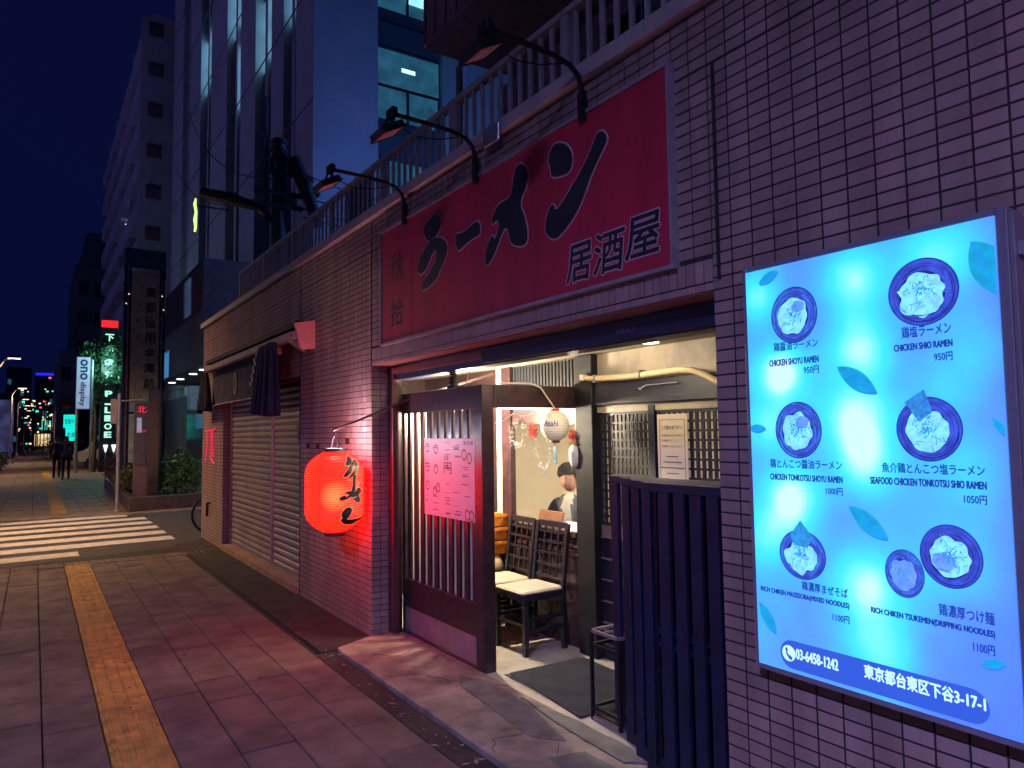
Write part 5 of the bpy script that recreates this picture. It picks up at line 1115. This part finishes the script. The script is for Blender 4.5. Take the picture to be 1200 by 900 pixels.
po = thing('sign_post', 'slim grey street sign post with a small plate at the crosswalk', 'sign post', (1.57, 18.35, 0)); PO = mat('galvanised', (.40, .38, .42), .4, metal=.5)
MB().tube([(1.57, 18.35, 0), (1.57, 18.35, 2.62)], .038, 12).build('pole', PO, po); MB().box(1.40, 1.53, 18.32, 18.35, 1.95, 2.5).build('plate', PO, po); MB().tube([(1.57, 18.35, 2.45), (2.1, 18.35, 2.5)], .018, 8).build('arm', PO, po); MB().lathe([(.07, 0), (.07, .03), (.04, .05)], (1.57, 18.35, 0), 12).build('base', PO, po)
# vertical banner sign
bn = thing('banner_sign', 'tall pale vertical banner sign reading ono display between two posts', 'sign', (1.9, 40, 0))
MB().box(1.62, 2.16, 40.0, 40.12, 3.05, 5.50).build('sign_face', glow('banner_face', (.30, .38, .62), .75, .2, 3), bn); MB().box(1.60, 2.18, 40.13, 40.2, 3.02, 5.53).build('case', PO, bn)
def vtext(s_, m, par, x, xl, xr, zb, zt):
    me = fit(text_mesh(s_, .02, 3), zt-zb, xr-xl); me.materials.clear(); me.materials.append(m)
    for v in me.vertices: a, b, _ = v.co; v.co = (b, 0, -a)
    return place('lettering', me, par, (xl, x, zt))
DKL = mat('dark_blue_letter', (.01, .02, .10), .5); vtext('ono', DKL, bn, 39.99, 1.75, 2.06, 4.42, 5.40); vtext('display', DKL, bn, 39.99, 1.72, 2.0, 3.15, 4.32)
for x in (1.66, 2.26): MB().tube([(x, 40.15, 0), (x, 40.15, 5.4 if x > 2 else 3.1)], .06, 10).build('post', PO, bn)
# cyan sign
cy_ = thing('cyan_sign', 'glowing turquoise shop sign on a pole beside the walkers', 'sign', (1.5, 45, 0)); MB().box(1.27, 1.80, 45, 45.1, 2.2, 2.9).build('sign_box', glow('turquoise', (.0, .72, .60), 1.1, .1, 4), cy_); MB().box(1.38, 1.86, 45, 45.1, 1.52, 2.19).build('sign_box', glow('turquoise', (.0, .78, .66), 1.1), cy_); MB().tube([(1.84, 45.05, 0), (1.84, 45.05, 2.9)], .05, 8).build('pole', PO, cy_)
letter('営業中', glow('dark_cyan_letter', (0, .25, .3), .6), cy_, 44.99, 1.33, 1.75, 2.4, .28, off=.02, ori='S'); letter('駐車', glow('dark_cyan_letter', (0, .25, .3), .6), cy_, 44.99, 1.45, 1.80, 1.68, .3, off=.02, ori='S')
# green lit tower sign with a red cap
gt_ = thing('tower_sign', 'slim dark tower sign with white green lit letters under a red lit cap', 'sign', (3.0, 40.5, 0)); MB().box(2.66, 3.33, 40.6, 41.2, 0, 7.05).build('tower', PB, gt_)
MB().box(2.62, 3.34, 40.5, 40.59, 7.08, 7.42).build('red_cap', glow('red_lit', (1, .01, .02), 1.2), gt_); GW = glow('mint_white', (.45, 1.0, .80), .95)
for i, ch in enumerate('下谷歯科'): letter(ch, GW, gt_, 40.57, 2.80, 3.18, 6.40-.62*i, .36, off=.04, ori='S')
for i, ch in enumerate('P-LIOE'): letter(ch, GW, gt_, 40.57, 2.84, 3.16, 3.65-.40*i, .30 if ch != '-' else .08, off=.04, ori='S')
for x in (2.9, 3.25): MB().lathe([(.02, 0), (.09, .28), (.10, .36)], (x, 40.3, .95), 12).build('uplight_shade', glow('uplight', (.8, .95, 1), 1.6), gt_); MB().tube([(x, 40.3, 0), (x, 40.3, .95)], .03, 6).build('uplight_post', PO, gt_)
gl_ = bpy.data.lights.new('sign_glow', 'POINT'); gl_.energy = 160; gl_.color = (.4, 1, .75); gl_.shadow_soft_size = .5
o = place('sign_glow', gl_, gt_, (3.0, 39.2, 5.2)); o.rotation_euler = (math.radians(-90), 0, 0)
leafy('tree', 'street tree lit green by the tower sign', [(2.35, 40.9, 5.6, .80), (3.5, 40.8, 5.3, .7), (2.3, 40.9, 4.6, .70), (2.5, 41, 3.9, .6), (3.6, 41, 6.3, .6), (3.5, 41, 4.2, .55), (3.1, 41.6, 6.2, .8), (2.95, 40.1, 5.9, .35), (3.3, 40.1, 4.6, .38), (2.7, 40.1, 4.5, .30)], 5200, .085, LF2, cat='tree', trunk=(0, 2.45, 41.0, 3.8, .10), seed=8)
leafy('tree', 'dark tree crown showing right of the black pylon', [(3.9, 30, 5.1, .8), (4.3, 30, 4.5, .6), (3.8, 30, 4.3, .5)], 2600, .09, LFD, cat='tree', trunk=(0, 4.0, 30.2, 3.8, .10), seed=9)
for i, (x, y, r, z) in enumerate(((-1.9, 30, .6, .7), (-1.75, 36, .55, .6), (-1.7, 44, .6, .7), (1.35, 58, .8, .9), (1.3, 66, .8, 1.0))):
    leafy('hedge_bush', ['dark clipped bush at the road edge, nearest the viewer', 'dark clipped bush at the road edge, second from the viewer', 'dark clipped bush at the road edge beyond the second lamp', 'dark bush behind the two walkers', 'dark bush farther down the pavement past the turquoise sign'][i], [(x, y, z, r), (x+.2, y+.8, z*.9, r*.9), (x-.3, y+.4, z, r)], 1300, .07, LFD, cat='bush', seed=20+i, group='dark bushes along the pavement')
# pale van
vn = thing('van', 'pale van parked nose left behind the banner sign', 'van', (3.3, 46, 0)); VP = mat('van_paint', (.45, .48, .56), .3, coat=.5, var=.05); VG = mat('van_glass', (.03, .04, .07), .08, spec=.9)
o = [(1.85, .35), (1.82, .75), (1.95, .92), (2.35, 1.02), (2.85, 1.72), (3.05, 1.84), (5.6, 1.88), (5.75, 1.7), (5.8, .35)]
b = MB(); b.add([(x, 45.2, z) for x, z in o]+[(x, 46.9, z) for x, z in o], [tuple(range(9)), tuple(range(17, 8, -1))]+[(i, i+9, (i+1) % 9+9, (i+1) % 9) for i in range(9)]); b.build('van_body', VP, vn, bevel=.05)
for q in ([(2.52, 1.05), (2.93, 1.65), (3.25, 1.68), (3.25, 1.05)], [(3.33, 1.05), (3.33, 1.68), (4.35, 1.70), (4.35, 1.05)], [(4.43, 1.05), (4.43, 1.70), (5.5, 1.70), (5.55, 1.05)]):
    b = MB(); b.add([(x, 45.19, z) for x, z in q]+[(x, 45.22, z) for x, z in q], [(0, 1, 2, 3), (7, 6, 5, 4), (0, 4, 5, 1), (1, 5, 6, 2), (2, 6, 7, 3), (3, 7, 4, 0)]); b.build('window', VG, vn)
b = MB(); b.add([(2.38, 45.35, 1.06), (2.82, 45.45, 1.69), (2.82, 46.65, 1.69), (2.38, 46.75, 1.06)], [(0, 1, 2, 3)]); b.add([(2.36, 45.35, 1.07), (2.80, 45.45, 1.70), (2.80, 46.65, 1.70), (2.36, 46.75, 1.07)], [(3, 2, 1, 0)]); b.build('windscreen', VG, vn)
for x in (2.62, 5.0):
    for y in (45.22, 46.88):
        b = MB(); b.lathe([(.001, -.1), (.30, -.1), (.32, -.06), (.32, .06), (.30, .1), (.001, .1)], (0, 0, 0), 22); b.v = [(x+v[0], y+v[2], .32+v[1]) for v in b.v]; w_ = b.build('wheel', TY, vn); b = MB(); b.lathe([(.001, -.105), (.19, -.105), (.19, .105), (.001, .105)], (0, 0, 0), 16); b.v = [(x+v[0], y+v[2], .32+v[1]) for v in b.v]; b.build('rim', CH, w_)
for y in (45.35, 46.75): MB().box(1.80, 1.90, y-.14, y+.14, .62, .80).build('headlight', mat('headlamp', (.7, .7, .72), .15), vn)
MB().box(2.5, 2.62, 45.02, 45.16, 1.02, 1.18).build('mirror', VP, vn)

# ================================================================ utility pole with transformer and cables
up_ = thing('utility_pole', 'dark utility pole with transformer cans and insulators behind the railing', 'utility pole', (3.85, 14, 0)); UP = mat('pole_concrete', (.05, .05, .06), .8, var=.2); UB = mat('pole_gear', (.014, .014, .022), .55)
MB().tube([(3.85, 14, 0), (3.85, 14, 7.4)], [.17, .125], 14).build('shaft', UP, up_)
for z, w_ in ((6.25, .9), (6.65, .7), (6.0, .6)): MB().box(3.85-w_*.55, 3.85+w_*.7, 13.83, 13.90, z, z+.08).build('crossarm', UB, up_)
for z in (6.95, 7.12, 7.28): MB().lathe([(.08, 0), (.17, .03), (.17, .07), (.08, .10)], (3.85, 14, z), 14).build('insulator', UB, up_)
for x, z in ((3.58, 6.34), (3.70, 6.75), (4.05, 6.74), (4.28, 6.34), (4.1, 6.1), (3.6, 6.1)): MB().lathe([(.05, 0), (.075, .03), (.05, .06), (.075, .09), (.05, .12), (.03, .18)], (x, 13.86, z), 10).build('insulator', UB, up_)
MB().tube([(4.10, 13.9, 7.05), (4.32, 13.9, 6.55), (4.62, 13.9, 5.75)], [.13, .15, .11], 14).build('transformer', UB, up_)
for p in ((4.42, 6.6), (4.55, 6.35)): MB().lathe([(.06, 0), (.10, .05), (.05, .12)], (p[0], 13.9, p[1]), 10).build('bushing', UB, up_)
MB().tube([(3.60, 14, 8.2), (3.60, 14, 5.0)], .030, 7).build('conduit', mat('conduit_grey', (.10, .10, .12), .5), up_)
MB().tube([(2.50, 14.3, 6.20), (3.0, 14.15, 6.12), (3.5, 14.05, 6.0), (3.75, 14, 5.75)], [.10, .12, .08, .05], 10).build('cable_bundle', UB, up_)
cbs = thing('overhead_cables', 'black overhead cables running past the utility pole', 'cables', (3.8, 14, 6.2))
def cable(a, b, sag, r=.012, n_=16):
    a, b = Vector(a), Vector(b); q = [a.lerp(b, t/n_)-Vector((0, 0, sag*4*(t/n_)*(1-t/n_))) for t in range(n_+1)]; return MB().tube(q, r, 5)
for a, b, s_, r in (((3.7, 13.9, 6.3), (6.3, 44, 17.0), 1.0, .02), ((3.9, 13.9, 6.6), (6.3, 40, 18.6), 1.0, .02), ((4.1, 13.9, 6.1), (8, 13.4, 6.0), .2, .018), ((4.1, 13.9, 6.35), (9, 13.4, 6.6), .35, .015), ((3.7, 13.95, 7.0), (7.5, 13, 6.3), .3, .012), ((4.3, 13.9, 5.9), (8, 13.4, 5.6), .1, .02)): cable(a, b, s_, r).build('cable', UB, cbs)

# ================================================================ grey office block with pilasters
of = thing('office_block', 'grey office block with tall pilasters and a few lit windows across the alley', 'building', (6.33, 19.5, 0))
OC = mat('office_concrete', (.42, .40, .48), .75, var=.10, vscale=.6, bump=.2, bscale=8); OD = mat('office_recess', (.06, .06, .09), .6); OG = mat('office_glass', (.015, .025, .04), .1, spec=.9); OL = glow('lit_window', (.30, .72, .95), 1.7, .35, 1.5); OL2 = glow('dim_window', (.02, .10, .16), .7, .4, 2)
MB().box(6.75, 8.24, 19.52, 45, 3.6, 32).build('core', OD, of); MB().box(8.24, 20, 19.9, 45, 0, 32).build('core', OD, of); MB().box(6.30, 8.24, 19.50, 19.515, 3.6, 32).build('side_wall', OC, of)
PIL = [(19.5, 21.15), (22.45, 23.9), (26.0, 28.3), (30.7, 34.0), (36.5, 39.4), (41.6, 45)]
for a, b2 in PIL: MB().box(6.30, 6.76, a+.02, b2, 3.6, 32).build('pilaster', OC, of)
fl = [4.3+3.45*k for k in range(9)]
for i in range(len(PIL)-1):
    a, b2 = PIL[i][1], PIL[i+1][0]; mid_ = a+(b2-a)*.55
    MB().box(6.45, 6.76, mid_-.10, mid_+.22, 3.6, 32).build('mullion', OC, of)
    for j, z in enumerate(fl):
        MB().box(6.60, 6.77, a, b2, z+2.72, z+3.43).build('spandrel', mat('spandrel_%d' % ((i*3+j) % 2), (.085, .08, .12), .6) if False else OD, of)
        for (c, d) in ((a+.02, mid_-.11), (mid_+.23, b2-.02)):
            lit = (i, j) in ((0, 3), (1, 3), (2, 4), (1, 4), (3, 4)) or ((i, j) == (2, 3) and d < mid_)
            wn_ = MB().box(6.66, 6.70, c, d, z, z+2.7).build('window', OL if lit and not (i == 2 and j == 3 and d > mid_) else OG, of)
            fr_ = MB(); 
            for zz in (z+.02, z+1.3, z+2.66): fr_.box(6.63, 6.658, c, d, zz-.03, zz+.03)
            fr_.build('frame', OD, wn_)
for z in [3.9+3.45*k for k in range(9)]: MB().box(6.285, 6.31, 19.48, 45, z+.25, z+.29).build('floor_groove', mat('groove', (.09, .085, .12), .8), of)
# alley side window bay and white wall
for j, z in enumerate([4.2+3.45*k for k in range(5)]):
    b = MB(); b.box(8.25, 10.45, 19.80, 19.88, z+2.35, z+3.05).build('spandrel', mat('teal_spandrel', (.05, .10, .14), .5), of)
    for k in range(2):
        for h_, (za, zb) in enumerate(((z, z+1.0), (z+1.08, z+2.2))):
            x0 = 8.30+1.08*k if h_ == 0 else 8.30; x1 = x0+1.0 if h_ == 0 else 10.42
            if h_ == 1 and k: continue
            q = MB().box(x0, x1, 19.82, 19.86, za, zb).build('window', OL2, of); f_ = MB(); f_.box(x0-.05, x1+.05, 19.78, 19.815, za-.06, za); f_.box(x0-.05, x1+.05, 19.78, 19.815, zb, zb+.06); f_.box(x0-.05, x0, 19.78, 19.815, za, zb); f_.box(x1, x1+.05, 19.78, 19.815, za, zb); f_.build('frame', OD, q)
MB().box(9.15, 9.6, 19.805, 19.815, 12.72, 12.84).build('tube_reflection', glow('tube_reflection_glow', (.4, .85, 1), 2.2), of)  # glowing strip painted as a fluorescent tube's reflection in the window
MB().box(9.3, 10.4, 19.79, 19.80, 14.95, 15.3).build('window', OL, of)
MB().box(10.45, 20, 19.6, 19.89, 0, 32).build('white_wall', mat('pale_green_wall', (.34, .42, .42), .7, var=.06), of)
MB().tube([(11.2, 19.5, 0), (11.2, 19.5, 31)], .12, 10).build('drain_pipe', OC, of)
# podium: canopy with downlights, shutter and fascia
CAN = mat('canopy_dark', (.03, .035, .05), .4, var=.2); FA = mat('brown_fascia', (.10, .07, .075), .6, var=.2)
MB().box(3.45, 6.74, 19.3, 27.4, 3.42, 3.60).build('canopy', CAN, of); MB().box(3.43, 3.46, 19.28, 27.4, 3.42, 4.75).build('fascia', FA, of); MB().box(3.46, 6.28, 19.28, 19.31, 3.42, 4.75).build('fascia', FA, of); MB().box(3.5, 6.29, 19.32, 27.3, 4.6, 4.7).build('podium_roof', CAN, of)
for k in range(46): MB().box(3.415, 3.43, 19.4+k*.17, 19.46+k*.17, 4.80, 6.1).build('fascia_fin', FA, of)
MB().box(3.47, 6.28, 19.35, 27.3, 4.75, 6.15).build('upper_podium', FA, of)
MB().box(3.43, 3.466, 21.0, 21.9, 4.95, 5.95).build('lit_window', glow('podium_lit', (.25, .45, .9), .75, .3, 3), of)
MB().box(3.40, 3.45, 24.5, 27.3, 3.5, 4.3).build('blue_sign', glow('blue_sign', (.04, .20, .42), .8, .3, 1.5), of)
for k, (y, e) in enumerate(((20.65, 1), (22.15, 1), (24.3, 1), (25.95, 1))):
    MB().lathe([(.001, -.012), (.10, -.012), (.11, .0)], (3.73, y, 3.418), 16).build('downlight', glow('downlight', (.75, .92, 1), 6), of)
    q = bpy.data.lights.new('downlight_glow', 'SPOT'); q.energy = 45; q.color = (.55, .80, 1); q.spot_size = 2.3; q.shadow_soft_size = .08; place('downlight_glow', q, of, (3.73, y, 3.39))
MB().box(4.25, 4.45, 19.35, 21.9, 0, 3.42).build('shop_shutter', mat('blue_grey_shutter', (.10, .13, .17), .5), of)
for k in range(40): MB().box(4.235, 4.249, 19.38, 21.88, .05+k*.083, .09+k*.083).build('slat', mat('shutter_line', (.06, .08, .11), .5) if k == 0 else bpy.data.materials['shutter_line'], of)
MB().box(4.15, 4.5, 21.95, 22.9, 0, 3.42).build('white_pillar', mat('podium_white', (.42, .46, .52), .5), of); MB().box(4.4, 6.7, 22.95, 27.2, 0, 3.41).build('shop_window', OG, of)
MB().box(4.35, 4.39, 23.2, 25.2, 1.9, 2.6).build('lit_panel', OL2, of)
MB().box(6.0, 6.74, 27.45, 45, 0, 3.59).build('ground_floor', OD, of)
# neon tube sign on the facade
nn = thing('neon_mark', 'small yellow green neon sign on the office block facade', 'sign', (5.04, 30, 10.2)); MB().tube([(5.05, 30, 10.95), (5.02, 30, 10.7), (5.07, 30, 10.4), (5.04, 30, 10.1), (5.06, 30, 9.8), (5.03, 30, 9.62)], [.03, .06, .05, .07, .05, .04], 8).build('tube', glow('lime_neon', (.62, 1, .30), 1.4), nn); MB().tube([(5.05, 30.1, 10.7), (6.32, 30.1, 10.7)], .03, 6).build('bracket', UB, nn); MB().box(4.97, 5.12, 30.05, 30.12, 9.6, 10.98).build('backing', UB, nn)

# apartment tower behind
ap_ = thing('apartment_tower', 'tall pale apartment tower with stacked balconies behind the office block', 'building', (4.7, 46, 0)); AC = mat('apartment_wall', (.36, .35, .46), .8, var=.1, vscale=.5); AD = mat('apartment_dark', (.05, .045, .07), .7); AR = mat('apartment_reddish', (.13, .07, .09), .7)
MB().box(5.3, 16, 46.02, 75, 0, 26.6).build('block', AC, ap_); MB().box(4.68, 5.29, 46.0, 46.25, 0, 26.4).build('end_wall', AC, ap_)
for k in range(10):
    z = 2.3+2.45*k
    MB().box(4.72, 5.295, 46.26, 74.8, z, z+.14).build('balcony_slab', AC, ap_); MB().box(4.70, 4.78, 46.26, 74.8, z+.141, z+1.10).build('balcony_front', AC, ap_)
    for y in (52, 58, 64, 70): MB().box(4.79, 5.29, y, y+.12, z+.141, z+2.44).build('divider', AC, ap_)
    MB().box(4.98, 5.28, 46.27, 74.8, z+1.3, z+2.3).build('window_band', AD, ap_) if False else None
    f_ = MB().box(5.05, 5.85, 45.97, 46.015, z+.95, z+1.75).build('window', AR, ap_); MB().box(5.05, 5.85, 45.955, 45.968, z+1.55, z+1.75).build('shade', AD, f_)
MB().box(5.27, 5.298, 46.3, 74.8, 2.3, 26.5).build('balcony_back', AD, ap_)
for y, z in ((52.5, 14.8), (57, 14.8)): MB().lathe([(.001, -.05), (.14, 0), (.001, .05)], (5.1, y, z+1.9), 8).build('balcony_lamp', glow('balcony_lamp', (.6, .75, 1), 2), ap_)
# more distant blocks
FB = mat('far_block', (.10, .105, .15), .8, var=.1); FB2 = mat('far_block_pale', (.20, .22, .28), .8, var=.1)
def far_b(label, x0, x1, y0, y1, h, m, win=True, lit=0):
    t = thing('distant_building', label, 'building', (x0, y0, 0)); MB().box(x0, x1, y0, y1, 0, h).build('wall', m, t); MB().box(x0+.3, x1-.3, y0+.5, y1-.5, h, h+.6).build('parapet', m, t); r_ = random.Random(int(x0*10))
    if win:
        nz_ = int(h/3)
        for j in range(nz_):
            for k in range(max(1, int((x1-x0)/1.4))):
                x = x0+.35+k*1.4; f_ = MB().box(x, x+.8, y0-.06, y0-.01, 1+3*j, 2.4+3*j).build('window', OL2 if r_.random() < lit else OG, t)
    return t
far_b('mid grey block with a dark recess beyond the banner sign', 1.6, 3.4, 80, 92, 9.6, FB2, True, .1)
far_b('taller dark block rising behind the banner sign', 3.0, 6.0, 84, 100, 19.0, FB, True, .0)
far_b('slim dark tower between the apartment tower and the sky', 4.8, 7.5, 104, 120, 27, FB, False)
far_b('low dark building on the far left of the street end', -8.5, -3.4, 150, 170, 9, FB, True, .4)
far_b('distant block with a blue lit roof edge', -.2, 4.5, 210, 225, 17, FB, True, .35)
far_b('distant office block at the end of the road', -6.5, -1.0, 230, 245, 20, FB, True, .4)
MB_ = MB().box(-.1, 4.4, 209.7, 209.9, 17.1, 17.7); props(MB_.build('roof_light_strip', glow('blue_strip', (.02, .02, .9), 1.2)), 'blue light strip along the roof of the distant block', 'light')
MB_ = thing('shop_totem', 'grey white lit totem board at the left road edge', 'sign', (-2.3, 75, 0)); MB().box(-2.6, -1.5, 75, 75.3, .6, 5.0).build('board', glow('totem_face', (.08, .08, .22), .5, .7, .7), MB_); MB().box(-2.2, -1.9, 75.05, 75.25, 0, .599).build('foot', PO, MB_)
r_ = random.Random(11); pal = [(.1, .9, .8), (.8, .95, 1), (1, .8, .45), (1, .92, .8), (.05, .85, .75), (1, .7, .25), (.6, .8, 1), (1, .15, .2)]
cm3 = [glow('city_light_%d' % i, c_, 1.25) for i, c_ in enumerate(pal)]
for i in range(84):
    y = r_.uniform(110, 200); u_ = r_.uniform(22, 62); vv = r_.gauss(500, 14) if i % 3 else r_.uniform(455, 500)
    if vv > 522: vv = 520
    dcv = fw+r2*((u_-600)/850)-u2*((vv-450)/850); p = Vector((0, 0, EYE))+dcv*(y/dcv.y); s_ = y*.0010*r_.uniform(.5, 1.5)
    ci = r_.randrange(len(cm3)); t = thing('city_light', 'tiny %s light far down the street' % ['turquoise', 'blue white', 'amber', 'warm white', 'teal green', 'orange', 'pale blue', 'red'][ci], 'light', tuple(p), 'far lights down the street'); b = MB(); b.box(p.x-s_, p.x+s_, p.y, p.y+.2, p.z-s_*.7, p.z+s_*.7); b.build('light_face', cm3[ci], t)
    MB().box(p.x-.06, p.x+.06, p.y+.21, p.y+.33, 0, p.z+s_*.5).build('post', UB, t)
for x, y, w_, h_, z, c_, lab in ((2.3, 150, 1.3, 1.6, 3.2, (.1, .9, .75), 'pale green lit shop sign at the street end'), (3.9, 150, 1.5, 2.0, 3.6, (1, .75, .55), 'warm white lit shop sign at the street end'), (3.6, 120, 1.5, 1.3, 1.6, (.8, .85, .3), 'round yellow lit shop sign near the street end'), (1.5, 130, 2.2, 1.8, .6, (1, .72, .35), 'bright orange shop front at the street end')):
    t = thing('lit_shop_sign', lab, 'sign', (x, y, 0)); MB().box(x-w_/2-.6, x+w_/2-.6, y, y+.3, z, z+h_).build('sign_face', glow('sign_'+lab[:9], c_, 1.0, .4, .8), t); MB().box(x-.7, x-.5, y+.31, y+.5, 0, z+h_).build('post', UB, t)

# ================================================================ street lamps
LH = glow('sodium_lamp_head', (1, .55, .22), 6)
def lamp(x, y, h, e, col, label, hm, dirx=.9, light=True):
    t = thing('street_lamp', label, 'street lamp', (x, y, 0), 'street lamps along the kerb')
    MB().tube([(x, y, 0), (x, y, h-.5), (x+dirx*.25, y, h-.12), (x+dirx*.75, y, h)], [.075, .055, .045, .04], 10).build('pole', PO, t); MB().box(x+dirx*.6-.22, x+dirx*.6+.34, y-.12, y+.12, h-.02, h+.10).build('lamp_head', UB, t, bevel=.02)
    MB().box(x+dirx*.6-.18, x+dirx*.6+.30, y-.10, y+.10, h-.05, h-.021).build('lens', hm, t); MB().lathe([(.13, 0), (.13, .25), (.08, .3)], (x, y, 0), 12).build('base', PO, t)
    if light:
        q = bpy.data.lights.new('lamp_glow', 'SPOT'); q.energy = e; q.color = col; q.spot_size = math.radians(156); q.spot_blend = .8; q.shadow_soft_size = .12 if col[2] < .5 else .35; place('lamp_glow', q, t, (x+dirx*.65, y, h-.06))
WARM = (1, .58, .28); COOLC = (.39, .37, 1.05)
lamp(-2.45, 14.9, 5.6, LAMP_WARM*3.3, WARM, 'street lamp at the crosswalk, just outside the picture', LH)
lamp(-1.95, -5.0, 5.6, LAMP_WARM*.42, WARM, 'street lamp behind the viewer', LH)
for i, y in enumerate((40, 60, 82, 104, 130)):
    lamp(-1.35 if i else -1.45, y, 5.35 if i == 0 else 4.9+.25*i, LAMP_WARM*(1.5 if i < 2 else .5), WARM, ['street lamp with a warm lit head at the far left, nearest one in view', 'second warm lit street lamp down the kerb', 'third warm lit street lamp down the kerb', 'fourth warm lit street lamp down the kerb', 'farthest warm lit street lamp down the kerb'][i], LH, light=i < 3)
CH2 = glow('fill_lamp_head', (.7, .75, 1), 6)
for (x, y, lab) in ((-7.8, -4, 'added cool fill lamp across the road, out of view, facing the shop'), (-26, 30, 'added cool fill lamp across the road, out of view, facing the office block'), (-24, 62, 'added cool fill lamp far across the road, out of view')):
    lamp(x, y, 7.5, FILL_COOL*(1 if y < 10 else (20.0 if y < 40 else 9.0)), COOLC, lab, CH2, dirx=1.2)  # unseen lamps added as violet-blue fill on the facades
al_ = thing('alley_fill_lamp', 'added blue fill lamp on a pole, out of view in the alley behind the shop', 'lamp', (9.5, 13.0, 0)); MB().tube([(9.5, 13.0, 0), (9.5, 13.0, 6.4)], .06, 8).build('pole', PO, al_); MB().lathe([(.02, .16), (.16, .10), (.18, 0), (.001, -.01)], (9.5, 13.0, 6.45), 14).build('lamp_head', CH2, al_)  # unseen lamp added to light the alley side of the office block
q = bpy.data.lights.new('alley_fill', 'POINT'); q.energy = 800; q.color = (.13, .30, 1); q.shadow_soft_size = .2; place('alley_fill', q, al_, (9.5, 13.0, 6.75))
print('objects', len(bpy.data.objects))
